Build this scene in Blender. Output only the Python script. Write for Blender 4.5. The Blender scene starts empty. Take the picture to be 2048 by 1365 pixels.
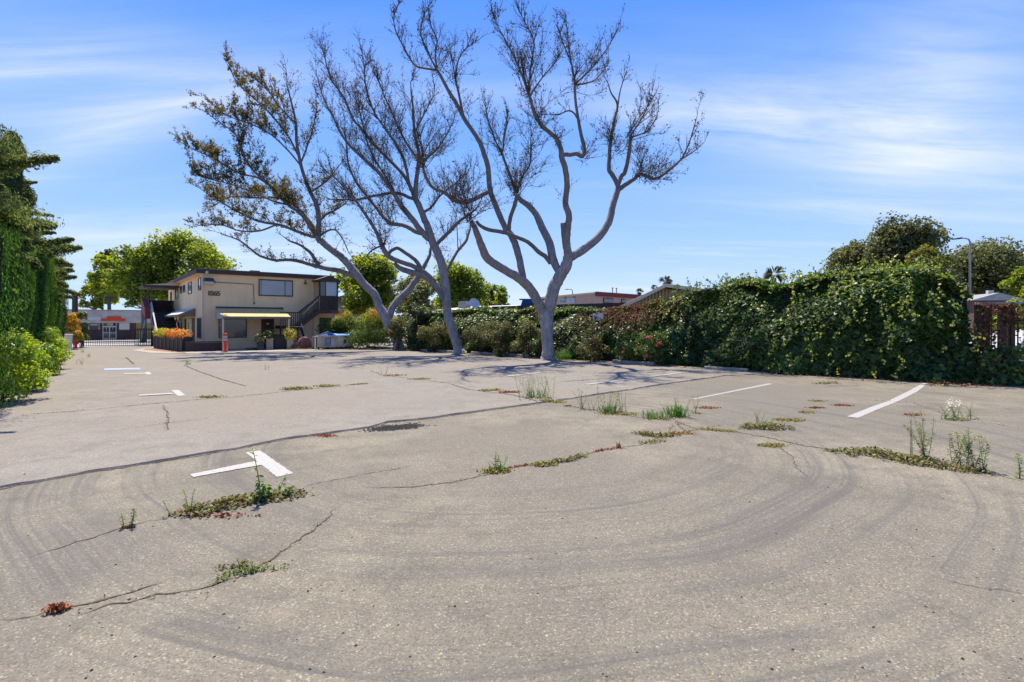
import bpy, bmesh, math, random
import numpy as np
from mathutils import Vector, Matrix
random.seed(7); RNG = np.random.default_rng(7)
SC = bpy.context.scene; COL = SC.collection
PI = math.pi
# ------------------------------------------------------------------ camera, sky, sun, exposure
F, CX, HZ, CH = 1056.0, 1024.0, 645.0, 1.7      # focal length in photo pixels, principal column, horizon row, eye height
cam = bpy.data.cameras.new('camera'); cam.sensor_width = 36.0; cam.lens = 36.0*F/2048
cam.shift_y = (HZ-682.5)/2048; cam.clip_start = .05; cam.clip_end = 3000
camo = bpy.data.objects.new('camera', cam); COL.objects.link(camo)
camo.location = (0, 0, CH); camo.rotation_euler = (PI/2, 0, 0); SC.camera = camo

SUN_EL = math.radians(63)
SUN_DIR = Vector((-.48, .88, 0)).normalized()                  # horizontal direction towards the sun
SUN_AZ = math.atan2(SUN_DIR.x, SUN_DIR.y)
world = bpy.data.worlds.new("World"); SC.world = world; world.use_nodes = True
nt = world.node_tree; nt.nodes.clear()
def wn(t, **k):
    n = nt.nodes.new(t)
    for a, b in k.items(): setattr(n, a, b)
    return n
def wl(a, b): nt.links.new(a, b)
sky = wn('ShaderNodeTexSky', sky_type='NISHITA', sun_disc=False, sun_elevation=SUN_EL, sun_rotation=SUN_AZ,
         altitude=0, air_density=1.0, dust_density=.35, ozone_density=3.2)
tc = wn('ShaderNodeTexCoord'); sep = wn('ShaderNodeSeparateXYZ'); wl(tc.outputs['Generated'], sep.inputs[0])
def wm(op, a, b=None, c=None):
    n = wn('ShaderNodeMath', operation=op)
    for i, v in enumerate((a, b, c)):
        if v is None: continue
        if isinstance(v, (int, float)): n.inputs[i].default_value = v
        else: wl(v, n.inputs[i])
    return n.outputs[0]
zc = wm('ADD', wm('MAXIMUM', sep.outputs[2], 0.0), .13)
u = wm('DIVIDE', sep.outputs[0], zc); v = wm('DIVIDE', sep.outputs[1], zc)
comb = wn('ShaderNodeCombineXYZ'); wl(u, comb.inputs[0]); wl(v, comb.inputs[1])
def wnoise(rot, sx, sy, scale, detail, rough, dist, off=(0, 0, 0)):
    mp = wn('ShaderNodeMapping'); mp.inputs['Rotation'].default_value = (0, 0, math.radians(rot))
    mp.inputs['Scale'].default_value = (sx, sy, 1); mp.inputs['Location'].default_value = off
    wl(comb.outputs[0], mp.inputs[0])
    n = wn('ShaderNodeTexNoise'); n.inputs['Scale'].default_value = scale; n.inputs['Detail'].default_value = detail
    n.inputs['Roughness'].default_value = rough; n.inputs['Distortion'].default_value = dist
    wl(mp.outputs[0], n.inputs['Vector']); return n.outputs[0]
def wramp(x, a, b):
    n = wn('ShaderNodeMapRange', interpolation_type='SMOOTHSTEP'); wl(x, n.inputs[0])
    n.inputs[1].default_value = a; n.inputs[2].default_value = b; return n.outputs[0]
def wisp(u0, v0, ang, lu, lv, amt):
    # one long soft bank of cirrus lying at (u0, v0) on the cloud layer
    a = math.radians(ang); du = wm('SUBTRACT', u, u0); dv = wm('SUBTRACT', v, v0)
    p = wm('ADD', wm('MULTIPLY', du, math.cos(a)/lu), wm('MULTIPLY', dv, math.sin(a)/lu))
    q = wm('ADD', wm('MULTIPLY', du, -math.sin(a)/lv), wm('MULTIPLY', dv, math.cos(a)/lv))
    r = wm('ADD', wm('MULTIPLY', p, p), wm('MULTIPLY', q, q))
    return wm('MULTIPLY', wm('POWER', 2.718, wm('MULTIPLY', r, -1.0)), amt)
fib = wnoise(14, .45, 2.4, 1.9, 9, .62, .55)
fib2 = wnoise(-32, .6, 2.0, 1.3, 8, .6, .8, (3.1, .7, 0))
cov = wnoise(0, 1, 1, .42, 3, .5, .2, (1.7, 2.2, 0))
thin = wm('MULTIPLY', wm('MULTIPLY', wramp(fib, .47, .82), wramp(cov, .42, .72)), .55)
def wuv(px, py):
    d = Vector(((px-CX)/F, 1, -(py-HZ)/F)).normalized(); return d.x/(d.z+.13), d.y/(d.z+.13)
banks = None
for (px, py, ang, lu, lv, amt) in [(1620, 215, 12, .75, .24, .52), (1900, 130, 60, .9, .25, .5), (1960, 330, 4, .9, .34, .50), (1440, 255, 10, .35, .13, .5),
                                   (170, 290, -24, .95, .15, .36), (120, 200, 5, .7, .24, .32), (60, 90, 10, .6, .25, .25), (1180, 600, 0, 2.6, .7, .55), (520, 520, 0, 1.2, .55, .65), (200, 470, 3, 1.2, .3, .45), (1750, 420, 0, .9, .2, .4), (900, 190, 0, .5, .14, .25)]:
    a, b = wuv(px, py); g = wisp(a, b, ang, lu, lv, amt)
    banks = g if banks is None else wm('ADD', banks, g)
bk = wm('MULTIPLY', banks, wm('ADD', wm('MULTIPLY', wramp(fib, .22, .78), .6), wm('MULTIPLY', wramp(fib2, .25, .78), .6)))
mask = wm('MINIMUM', wm('ADD', thin, bk), .92)
mask = wm('MULTIPLY', mask, wramp(sep.outputs[2], -.01, .03))
mixc = wn('ShaderNodeMix', data_type='RGBA'); wl(mask, mixc.inputs[0])
SKYG = wn('ShaderNodeMix', data_type='RGBA', blend_type='MULTIPLY'); SKYG.inputs[0].default_value = 1.0
wl(sky.outputs[0], SKYG.inputs[6]); SKYG.inputs[7].default_value = (.27, .41, .75, 1)
# the clear blue itself: the sky model, evened out over the compass by a blue that deepens with height
hr = wn('ShaderNodeValToRGB'); he = hr.color_ramp.elements; he[0].position = 0; he[0].color = (.62, .78, .98, 1); he[1].position = 1; he[1].color = (.06, .23, .86, 1)
for p_, c_ in ((.06, (.56, .74, .99, 1)), (.18, (.36, .59, 1.0, 1)), (.33, (.20, .44, 1.0, 1)), (.50, (.105, .32, .98, 1))): e_ = he.new(p_); e_.color = c_
wl(wm('MAXIMUM', sep.outputs[2], 0.0), hr.inputs[0])
gm = wn('ShaderNodeMix', data_type='RGBA', blend_type='MULTIPLY'); gm.inputs[0].default_value = 1.0; wl(hr.outputs[0], gm.inputs[6]); gm.inputs[7].default_value = (4.1, 4.1, 4.1, 1)
bl = wn('ShaderNodeMix', data_type='RGBA'); bl.inputs[0].default_value = .88; wl(SKYG.outputs[2], bl.inputs[6]); wl(gm.outputs[2], bl.inputs[7])
wl(bl.outputs[2], mixc.inputs[6]); mixc.inputs[7].default_value = (3.7, 3.85, 4.15, 1)
bg = wn('ShaderNodeBackground'); bg.inputs[1].default_value = .10
wl(mixc.outputs[2], bg.inputs[0]); wo = wn('ShaderNodeOutputWorld'); wl(bg.outputs[0], wo.inputs[0])
sl = bpy.data.lights.new('sun', 'SUN'); sl.energy = 3.2; sl.angle = math.radians(.5); sl.color = (1, .90, .74)
so = bpy.data.objects.new('sun', sl); COL.objects.link(so); so.location = (0, 0, 40)
tosun = Vector((SUN_DIR.x*math.cos(SUN_EL), SUN_DIR.y*math.cos(SUN_EL), math.sin(SUN_EL)))
so.rotation_euler = tosun.to_track_quat('Z', 'Y').to_euler()
SC.view_settings.view_transform = 'Standard'; SC.view_settings.look = 'None'
SC.view_settings.gamma = 1; SC.view_settings.use_curve_mapping = False; SC.view_settings.exposure = 1.42
SC.cycles.max_bounces = 6; SC.cycles.transparent_max_bounces = 6

# ------------------------------------------------------------------ helpers: pixels of the photo to points of the place
def G(px, py, z=0.0):
    D = F*(CH-z)/(py-HZ); return Vector(((px-CX)/F*D, D, z))
def P(px, py, D): return Vector(((px-CX)/F*D, D, CH-(py-HZ)/F*D))
UB = Vector((.777, .629, 0)).normalized(); UA = Vector((-UB.y, UB.x, 0))        # the block's two street directions
C0 = Vector((-18.9, 32.3, 0)); ROTB = math.atan2(UB.y, UB.x)
PG = G(235, 694)                                                                  # the drive gate
def dip(p):
    a = (p[0]-PG.x)*UA.x+(p[1]-PG.y)*UA.y
    t = min(1, max(0, (a-.5)/34)); return -.7*t
def AB(a, b, z=0): q = PG+UA*a+UB*b; return Vector((q.x, q.y, z))
# ------------------------------------------------------------------ helpers: materials
def mat(name, col, rough=.8, metal=0, noise=0, nscale=6, bump=0, bscale=30, col2=None, spec=.4, streak=None):
    m = bpy.data.materials.new(name); m.use_nodes = True; t = m.node_tree; b = t.nodes['Principled BSDF']
    b.inputs['Base Color'].default_value = (*col, 1); b.inputs['Roughness'].default_value = rough
    b.inputs['Metallic'].default_value = metal; b.inputs['Specular IOR Level'].default_value = spec
    tcn = t.nodes.new('ShaderNodeTexCoord'); vec = tcn.outputs['Object']
    if streak:
        mp = t.nodes.new('ShaderNodeMapping'); mp.inputs['Scale'].default_value = streak; t.links.new(vec, mp.inputs[0]); vec = mp.outputs[0]
    if noise or col2:
        n = t.nodes.new('ShaderNodeTexNoise'); n.inputs['Scale'].default_value = nscale; n.inputs['Detail'].default_value = 6; n.inputs['Roughness'].default_value = .65
        t.links.new(vec, n.inputs['Vector'])
        r = t.nodes.new('ShaderNodeMapRange'); r.inputs[1].default_value = .32; r.inputs[2].default_value = .68; t.links.new(n.outputs[0], r.inputs[0])
        mx = t.nodes.new('ShaderNodeMix'); mx.data_type = 'RGBA'
        c2 = col2 or tuple(max(0, c*(1-noise)) for c in col)
        mx.inputs[6].default_value = (*col, 1); mx.inputs[7].default_value = (*c2, 1)
        t.links.new(r.outputs[0], mx.inputs[0]); t.links.new(mx.outputs[2], b.inputs['Base Color'])
    if bump:
        n2 = t.nodes.new('ShaderNodeTexNoise'); n2.inputs['Scale'].default_value = bscale; n2.inputs['Detail'].default_value = 5
        t.links.new(vec, n2.inputs['Vector']); bp = t.nodes.new('ShaderNodeBump'); bp.inputs['Strength'].default_value = bump
        bp.inputs['Distance'].default_value = .02; t.links.new(n2.outputs[0], bp.inputs['Height']); t.links.new(bp.outputs[0], b.inputs['Normal'])
    return m
def leafmat(name, stops, rough=.5, trans=.3, spec=.35):
    m = bpy.data.materials.new(name); m.use_nodes = True; t = m.node_tree; b = t.nodes['Principled BSDF']
    at = t.nodes.new('ShaderNodeAttribute'); at.attribute_name = 'rnd'
    cr = t.nodes.new('ShaderNodeValToRGB'); el = cr.color_ramp.elements
    el[0].position = stops[0][0]; el[0].color = (*stops[0][1], 1); el[1].position = stops[-1][0]; el[1].color = (*stops[-1][1], 1)
    for p, c in stops[1:-1]: e = el.new(p); e.color = (*c, 1)
    t.links.new(at.outputs['Fac'], cr.inputs[0]); t.links.new(cr.outputs[0], b.inputs['Base Color'])
    b.inputs['Roughness'].default_value = rough; b.inputs['Specular IOR Level'].default_value = spec
    if trans:
        tr = t.nodes.new('ShaderNodeBsdfTranslucent'); hs = t.nodes.new('ShaderNodeHueSaturation'); hs.inputs['Value'].default_value = 2.0; hs.inputs['Saturation'].default_value = 1.15
        hs.inputs['Hue'].default_value = .485
        t.links.new(cr.outputs[0], hs.inputs['Color']); t.links.new(hs.outputs[0], tr.inputs[0])
        mx = t.nodes.new('ShaderNodeMixShader'); mx.inputs[0].default_value = trans
        t.links.new(b.outputs[0], mx.inputs[1]); t.links.new(tr.outputs[0], mx.inputs[2]); t.links.new(mx.outputs[0], t.nodes['Material Output'].inputs[0])
    return m
# ------------------------------------------------------------------ helpers: objects
def tag(o, label=None, cat=None, group=None, kind=None):
    if label: o['label'] = label
    if cat: o['category'] = cat
    if group: o['group'] = group
    if kind: o['kind'] = kind
    return o
def empty(name, loc=(0, 0, 0), rz=0, label=None, cat=None, group=None, parent=None):
    o = bpy.data.objects.new(name, None); COL.objects.link(o); o.location = loc; o.rotation_euler = (0, 0, rz); o.empty_display_size = .1
    if parent: o.parent = parent
    return tag(o, label, cat, group)
def link(name, me, m=None, parent=None, world=True):
    o = bpy.data.objects.new(name, me); COL.objects.link(o)
    if m is not None and len(me.materials) == 0: me.materials.append(m)
    if parent:
        o.parent = parent
        if world:                                            # the mesh was laid out in world metres: undo the parents' placing
            M = Matrix.Identity(4); q = parent
            while q: M = Matrix.LocRotScale(q.location, q.rotation_euler, None) @ M; q = q.parent
            me.transform(M.inverted())
    return o
class MB:
    def __init__(s): s.v = []; s.f = []; s.smooth = False
    def box(s, a, b, R=None):
        x0, y0, z0 = a; x1, y1, z1 = b; n = len(s.v)
        c = [(x0,y0,z0),(x1,y0,z0),(x1,y1,z0),(x0,y1,z0),(x0,y0,z1),(x1,y0,z1),(x1,y1,z1),(x0,y1,z1)]
        if R is not None: c = [tuple(R @ Vector(p)) for p in c]
        s.v += c; s.f += [(n,n+3,n+2,n+1),(n+4,n+5,n+6,n+7),(n,n+1,n+5,n+4),(n+1,n+2,n+6,n+5),(n+2,n+3,n+7,n+6),(n+3,n,n+4,n+7)]; return s
    def bar(s, p, q, w, h, up=(0, 0, 1)):
        p = Vector(p); q = Vector(q); d = (q-p).normalized(); u = Vector(up); sd = d.cross(u)
        if sd.length < 1e-4: sd = d.cross(Vector((1, 0, 0)))
        sd.normalize(); u = sd.cross(d); n = len(s.v)
        for c in (p, q):
            for (i, j) in ((-1,-1),(1,-1),(1,1),(-1,1)): s.v.append(tuple(c+sd*i*w/2+u*j*h/2))
        s.f += [(n+3,n+2,n+1,n),(n+4,n+5,n+6,n+7)]+[(n+i,n+(i+1)%4,n+4+(i+1)%4,n+4+i) for i in range(4)]; return s
    def poly(s, pts): n = len(s.v); s.v += [tuple(p) for p in pts]; s.f.append(tuple(range(n, n+len(pts)))); return s
    def prism(s, pts, d):
        d = Vector(d); n = len(s.v); k = len(pts); s.v += [tuple(p) for p in pts]+[tuple(Vector(p)+d) for p in pts]
        s.f += [tuple(range(n+k-1, n-1, -1)), tuple(range(n+k, n+2*k))]+[(n+i, n+(i+1) % k, n+k+(i+1) % k, n+k+i) for i in range(k)]; return s
    def tube(s, pts, rad, n=8, cap=True):
        pts = [Vector(p) for p in pts]; k = len(pts)
        if isinstance(rad, (int, float)): rad = [rad]*k
        t = (pts[1]-pts[0]).normalized(); a = t.orthogonal().normalized(); o0 = len(s.v)
        for i in range(k):
            if i: t = (pts[min(i+1, k-1)]-pts[i-1])
            if t.length < 1e-9: t = Vector((0, 0, 1))
            t = t.normalized(); a = (a-t*a.dot(t))
            if a.length < 1e-6: a = t.orthogonal()
            a.normalize(); b = t.cross(a)
            for j in range(n):
                th = 2*PI*j/n; s.v.append(tuple(pts[i]+(a*math.cos(th)+b*math.sin(th))*rad[i]))
        for i in range(k-1):
            for j in range(n):
                s.f.append((o0+i*n+j, o0+i*n+(j+1) % n, o0+(i+1)*n+(j+1) % n, o0+(i+1)*n+j))
        if cap and n > 2:
            s.f.append(tuple(o0+n-1-j for j in range(n))); s.f.append(tuple(o0+(k-1)*n+j for j in range(n)))
        return s
    def lathe(s, prof, c=(0, 0, 0), n=14, cap=True):
        o0 = len(s.v)
        for (r, z) in prof:
            for j in range(n): s.v.append((c[0]+r*math.cos(2*PI*j/n), c[1]+r*math.sin(2*PI*j/n), c[2]+z))
        for i in range(len(prof)-1):
            for j in range(n): s.f.append((o0+i*n+j, o0+i*n+(j+1) % n, o0+(i+1)*n+(j+1) % n, o0+(i+1)*n+j))
        if cap: s.f.append(tuple(o0+n-1-j for j in range(n))); s.f.append(tuple(o0+(len(prof)-1)*n+j for j in range(n)))
        return s
    def build(s, name, m, parent=None, world=False, smooth=False, bevel=0):
        me = bpy.data.meshes.new(name); me.from_pydata(s.v, [], s.f); me.update()
        if smooth or s.smooth: me.polygons.foreach_set('use_smooth', [True]*len(me.polygons))
        o = link(name, me, m, parent, world)
        if name in ('runners', 'twigs', 'blades', 'stems', 'branches', 'inner_shade', 'shade_core'): o['kind'] = 'stuff'
        if bevel:
            bv = o.modifiers.new('bevel', 'BEVEL'); bv.width = bevel; bv.segments = 2; bv.limit_method = 'ANGLE'
        return o
def nrmz(a): return a/np.maximum(np.linalg.norm(a, axis=1, keepdims=True), 1e-9)
def leafmesh(name, p, n, size, aspect=.6, jit=.6, rnd=None, m=None, parent=None, tdir=None, fold=.12, kite=.5):
    """many separate leaf-sized faces: p points, n the way they face, one folded kite each"""
    N = len(p); p = np.asarray(p, float); size = np.broadcast_to(np.asarray(size, float), (N,))[:, None]
    nn = nrmz(np.asarray(n, float)+RNG.normal(0, jit, (N, 3)))
    t = RNG.normal(0, 1, (N, 3)) if tdir is None else np.asarray(tdir, float)+RNG.normal(0, .35, (N, 3))
    t = nrmz(t-nn*np.sum(t*nn, 1, keepdims=True)); b = np.cross(nn, t)
    V = np.empty((N, 4, 3)); h = size*.5; w = size*aspect*.5
    V[:, 0] = p-t*h; V[:, 2] = p+t*h; mid = p+t*h*(kite-.5)
    V[:, 1] = mid+b*w+nn*size*fold; V[:, 3] = mid-b*w+nn*size*fold
    me = bpy.data.meshes.new(name); me.vertices.add(4*N); me.vertices.foreach_set('co', V.reshape(-1))
    me.loops.add(4*N); me.loops.foreach_set('vertex_index', np.arange(4*N, dtype=np.int32))
    me.polygons.add(N); me.polygons.foreach_set('loop_start', np.arange(0, 4*N, 4, dtype=np.int32)); 
    me.update(calc_edges=True)
    at = me.attributes.new('rnd', 'FLOAT', 'POINT'); r = RNG.random(N) if rnd is None else np.clip(rnd, 0, 1)
    at.data.foreach_set('value', np.repeat(r, 4).astype(np.float32))
    o = link(name, me, m, parent, True)
    if parent: o['kind'] = 'stuff'
    return o
def wob(x, y, z=0, s=1.0, seed=0):
    """cheap smooth noise about -1..1 on arrays"""
    k = np.array([[1.0, .7, .4], [-.6, 1.1, .8], [.9, -.5, 1.2], [1.7, 1.3, -.9], [-2.1, 1.6, 1.4]])*s
    ph = np.array([.3, 1.7, 2.9, 4.1, 5.3])+seed*1.37; a = np.array([1, .9, .8, .5, .4]); o = 0
    for i in range(5): o = o+a[i]*np.sin(k[i, 0]*x+k[i, 1]*y+k[i, 2]*z+ph[i])
    return o/2.2
def smoothpath(pts, rad, k=4):
    """Catmull-Rom through the points"""
    q = [Vector(p) for p in pts]; n = len(q); op = []; orad = []
    for i in range(n-1):
        a = q[max(i-1, 0)]; b = q[i]; c = q[i+1]; d = q[min(i+2, n-1)]
        for j in range(k):
            t = j/k; t2 = t*t; t3 = t2*t
            op.append(.5*((2*b)+(c-a)*t+(2*a-5*b+4*c-d)*t2+(3*b-a-3*c+d)*t3)); orad.append(rad[i]*(1-t)+rad[i+1]*t)
    op.append(q[-1]); orad.append(rad[-1]); return op, orad
# ------------------------------------------------------------------ asphalt
def asphalt(name, base, dark, stonemix, swirl=None, grey=None):
    m = bpy.data.materials.new(name); m.use_nodes = True; t = m.node_tree; b = t.nodes['Principled BSDF']; L = t.links.new
    def nd(ty, **k):
        n = t.nodes.new(ty)
        for a, c in k.items(): setattr(n, a, c)
        return n
    def noise(sc, det=6, rough=.65, dist=0, vec=None):
        n = nd('ShaderNodeTexNoise'); n.inputs['Scale'].default_value = sc; n.inputs['Detail'].default_value = det; n.inputs['Roughness'].default_value = rough
        n.inputs['Distortion'].default_value = dist; L(vec or tcn.outputs['Object'], n.inputs['Vector']); return n.outputs[0]
    def rng(x, a, c, d=0, e=1):
        n = nd('ShaderNodeMapRange'); L(x, n.inputs[0]); n.inputs[1].default_value = a; n.inputs[2].default_value = c; n.inputs[3].default_value = d; n.inputs[4].default_value = e; return n.outputs[0]
    def mix(fac, a, c, mode='MIX'):
        n = nd('ShaderNodeMix', data_type='RGBA', blend_type=mode)
        if isinstance(fac, float): n.inputs[0].default_value = fac
        else: L(fac, n.inputs[0])
        for i, x in ((6, a), (7, c)):
            if isinstance(x, tuple): n.inputs[i].default_value = (*x, 1)
            else: L(x, n.inputs[i])
        return n.outputs[2]
    def mt(op, a, c=None):
        n = nd('ShaderNodeMath', operation=op)
        for i, x in enumerate((a, c)):
            if x is None: continue
            if isinstance(x, (int, float)): n.inputs[i].default_value = x
            else: L(x, n.inputs[i])
        return n.outputs[0]
    tcn = nd('ShaderNodeTexCoord')
    c = mix(rng(noise(.55, 5, .6, .4), .40, .70), base, dark); c = mix(mt('MULTIPLY', rng(noise(.9, 6, .65, .6), .54, .70), .55), c, tuple(x*.72 for x in dark))
    c = mix(rng(noise(2.2, 7, .7), .48, .75), c, tuple(x*.78 for x in dark))
    if grey: c = mix(rng(noise(.23, 3, .5), .42, .6), c, grey)
    # stones of the surface course
    vo = nd('ShaderNodeTexVoronoi'); vo.inputs['Scale'].default_value = 105; L(tcn.outputs['Object'], vo.inputs['Vector'])
    sr = nd('ShaderNodeSeparateColor'); L(vo.outputs['Color'], sr.inputs[0])
    cr = nd('ShaderNodeValToRGB'); cr.color_ramp.interpolation = 'CONSTANT'; e = cr.color_ramp.elements
    e[0].position = 0; e[0].color = (.62, .61, .60, 1); e[1].position = .975; e[1].color = (2.1, 2.1, 2.05, 1)
    for p, q in ((.12, (.85, .84, .82, 1)), (.35, (1, 1, 1, 1)), (.66, (1.10, 1.08, 1.03, 1)), (.82, (1.25, 1.22, 1.15, 1)), (.91, (1.6, 1.6, 1.58, 1)), (.955, (1.4, 1.1, .75, 1))): x = e.new(p); x.color = q
    L(sr.outputs[0], cr.inputs[0])
    c = mix(stonemix, c, mix(1.0, c, cr.outputs[0], 'MULTIPLY'))
    v2 = nd('ShaderNodeTexVoronoi'); v2.inputs['Scale'].default_value = 38; L(tcn.outputs['Object'], v2.inputs['Vector'])
    s2 = nd('ShaderNodeSeparateColor'); L(v2.outputs['Color'], s2.inputs[0])
    big = mt('MULTIPLY', rng(s2.outputs[1], .90, .91), rng(v2.outputs['Distance'], .42, .30))
    c = mix(mt('MULTIPLY', big, .42), c, mix(1.0, c, mix(rng(s2.outputs[0], .3, .8), (2.1, 2.08, 2.0), (.55, .54, .52)), 'MULTIPLY'))
    c = mix(mt('MULTIPLY', rng(noise(190, 2, .5), .30, .44, 1, 0), .5), c, tuple(x*.4 for x in dark))
    c = mix(mt('MULTIPLY', rng(noise(16, 5, .75), .5, .8), .25), c, tuple(x*.62 for x in dark))
    if swirl:
        # tyre marks left by cars turning: arcs about one centre, broken up along their length
        mp = nd('ShaderNodeMapping'); mp.inputs['Location'].default_value = (-swirl[0], -swirl[1], 0); L(tcn.outputs['Object'], mp.inputs[0])
        sp = nd('ShaderNodeSeparateXYZ'); L(mp.outputs[0], sp.inputs[0])
        wb = mt('MULTIPLY', mt('SUBTRACT', noise(.22, 1), .5), .9)
        r = mt('ADD', mt('SQRT', mt('ADD', mt('MULTIPLY', sp.outputs[0], sp.outputs[0]), mt('MULTIPLY', sp.outputs[1], sp.outputs[1]))), wb)
        th = mt('ARCTAN2', sp.outputs[0], mt('MULTIPLY', sp.outputs[1], -1.0))
        cb = nd('ShaderNodeCombineXYZ'); L(r, cb.inputs[0]); L(th, cb.inputs[1])
        m2 = nd('ShaderNodeMapping'); m2.inputs['Scale'].default_value = (4.2, .38, 1); L(cb.outputs[0], m2.inputs[0])
        n1 = noise(1.0, 4, .72, 0, m2.outputs[0])
        m3 = nd('ShaderNodeMapping'); m3.inputs['Scale'].default_value = (11, .5, 1); m3.inputs['Location'].default_value = (5, 2, 0); L(cb.outputs[0], m3.inputs[0])
        n2 = noise(1.0, 4, .7, 0, m3.outputs[0])
        arcs = mt('MULTIPLY', mt('ADD', mt('MULTIPLY', rng(n1, .49, .71), .8), mt('MULTIPLY', rng(n2, .52, .72), .8)), mt('MULTIPLY', rng(r, 2.2, 3.4), rng(r, 9.5, 6.8)))
        arcs = mt('MULTIPLY', arcs, rng(noise(.45, 2), .28, .46))
        c = mix(mt('MINIMUM', mt('MULTIPLY', arcs, .9), .66), c, (.088, .084, .080))
    # crazing in the tired patches, a few oil spots, and straight tracks crossing the arcs
    ve = nd('ShaderNodeTexVoronoi', feature='DISTANCE_TO_EDGE'); ve.inputs['Scale'].default_value = 5.5
    dv = nd('ShaderNodeMix', data_type='VECTOR'); dv.inputs[0].default_value = .06; L(tcn.outputs['Object'], dv.inputs[4]); nn = nd('ShaderNodeTexNoise'); nn.inputs['Scale'].default_value = 9; nn.inputs['Detail'].default_value = 4; L(tcn.outputs['Object'], nn.inputs['Vector']); L(nn.outputs['Color'], dv.inputs[5]); L(dv.outputs[1], ve.inputs['Vector'])
    c = mix(mt('MULTIPLY', mt('MULTIPLY', rng(ve.outputs['Distance'], .0, .022, 1, 0), rng(noise(.42, 3, .6), .56, .66)), .6), c, (.06, .052, .044))
    c = mix(mt('MULTIPLY', rng(noise(1.35, 3, .55), .70, .76), .42), c, (.07, .064, .058))
    mr = nd('ShaderNodeMapping'); mr.inputs['Rotation'].default_value = (0, 0, .55); mr.inputs['Scale'].default_value = (.22, 5.5, 1); L(tcn.outputs['Object'], mr.inputs[0])
    c = mix(mt('MULTIPLY', mt('MULTIPLY', rng(noise(1.0, 5, .75, 0, mr.outputs[0]), .56, .70), rng(noise(.3, 2), .45, .6)), .35), c, (.10, .094, .086))
    L(c, b.inputs['Base Color']); b.inputs['Roughness'].default_value = .88; b.inputs['Specular IOR Level'].default_value = .25
    h = mt('ADD', mt('MULTIPLY', vo.outputs['Distance'], -.6), mt('MULTIPLY', noise(60, 4, .7), .8))
    bp = nd('ShaderNodeBump'); bp.inputs['Strength'].default_value = .35; bp.inputs['Distance'].default_value = .006; L(h, bp.inputs['Height']); L(bp.outputs[0], b.inputs['Normal'])
    return m
M = {}
M['asph'] = asphalt('worn_asphalt', (.216, .191, .146), (.140, .127, .101), .8, (-.15, 8.0), (.158, .142, .114))
M['over'] = asphalt('grey_asphalt', (.225, .202, .173), (.190, .173, .150), .6, None, (.205, .181, .147))
M['street'] = mat('street_asphalt', (.34, .33, .31), .9, 0, .2, .6, .2, 60)
M['conc'] = mat('pale_concrete', (.36, .325, .275), .9, 0, .25, 2.2, .3, 40)
M['soil'] = mat('dry_soil', (.20, .15, .10), .95, 0, .45, 3, .6, 25)
M['crack'] = mat('crack_dirt', (.045, .040, .034), .95, 0, .4, 30, .5, 60, (.12, .075, .045))
def paintmat(name, col, wear=.5):
    m = mat(name, col, .7, 0, 0); t = m.node_tree; b = t.nodes['Principled BSDF']; L = t.links.new
    tcn = t.nodes.new('ShaderNodeTexCoord'); n = t.nodes.new('ShaderNodeTexNoise'); n.inputs['Scale'].default_value = 24; n.inputs['Detail'].default_value = 8; n.inputs['Roughness'].default_value = .8
    L(tcn.outputs['Object'], n.inputs['Vector']); r = t.nodes.new('ShaderNodeMapRange'); r.inputs[1].default_value = wear-.02; r.inputs[2].default_value = wear+.22; L(n.outputs[0], r.inputs[0])
    v = t.nodes.new('ShaderNodeTexVoronoi'); v.inputs['Scale'].default_value = 120; L(tcn.outputs['Object'], v.inputs['Vector'])
    mx = t.nodes.new('ShaderNodeMix'); mx.data_type = 'RGBA'; mx.inputs[6].default_value = (*col, 1); mx.inputs[7].default_value = (.24, .22, .20, 1)
    L(r.outputs[0], mx.inputs[0]); L(mx.outputs[2], b.inputs['Base Color']); return m
M['paint'] = paintmat('white_paint', (.36, .352, .33), .475); M['paintold'] = paintmat('old_white_paint', (.31, .295, .27), .49)
M['blue_paint'] = paintmat('blue_paint', (.20, .34, .52), .50)

# ground: one sheet to the horizon, dipping towards the street beyond the drive gate
xs = np.concatenate([[-1500, -700, -350, -180], np.linspace(-110, 60, 86), [90, 140, 220, 400, 800, 1500]])
ys = np.concatenate([[-400, -120, -50], np.linspace(-25, 115, 71), [140, 200, 300, 500, 900, 1700]])
mb = MB()
for y in ys:
    for x in xs: mb.v.append((x, y, dip((x, y))-.06))
nx = len(xs)
for j in range(len(ys)-1):
    for i in range(nx-1): a = j*nx+i; mb.f.append((a, a+1, a+nx+1, a+nx))
tag(mb.build('ground', M['soil']), kind='structure')
gl, gr_ = AB(.3, -26), AB(.3, 25)
lot = [(-60, -25), (34, -25), (34, 13.6), (15.2, 13.9), (11, 17), (4, 24.5), (-6, 34), (-6.8, 53), gl[:2]]
lot = [(-60, -25), (34, -25), (34, 13.9), (15.2, 13.9), (5, 24.0), (-5, 33.6), (-9.5, 38), (gr_.x, gr_.y), (gl.x, gl.y), (-60, 10)]
tag(MB().poly([(x, y, 0) for x, y in lot]).build('parking_lot', M['asph']), kind='structure')
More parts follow.
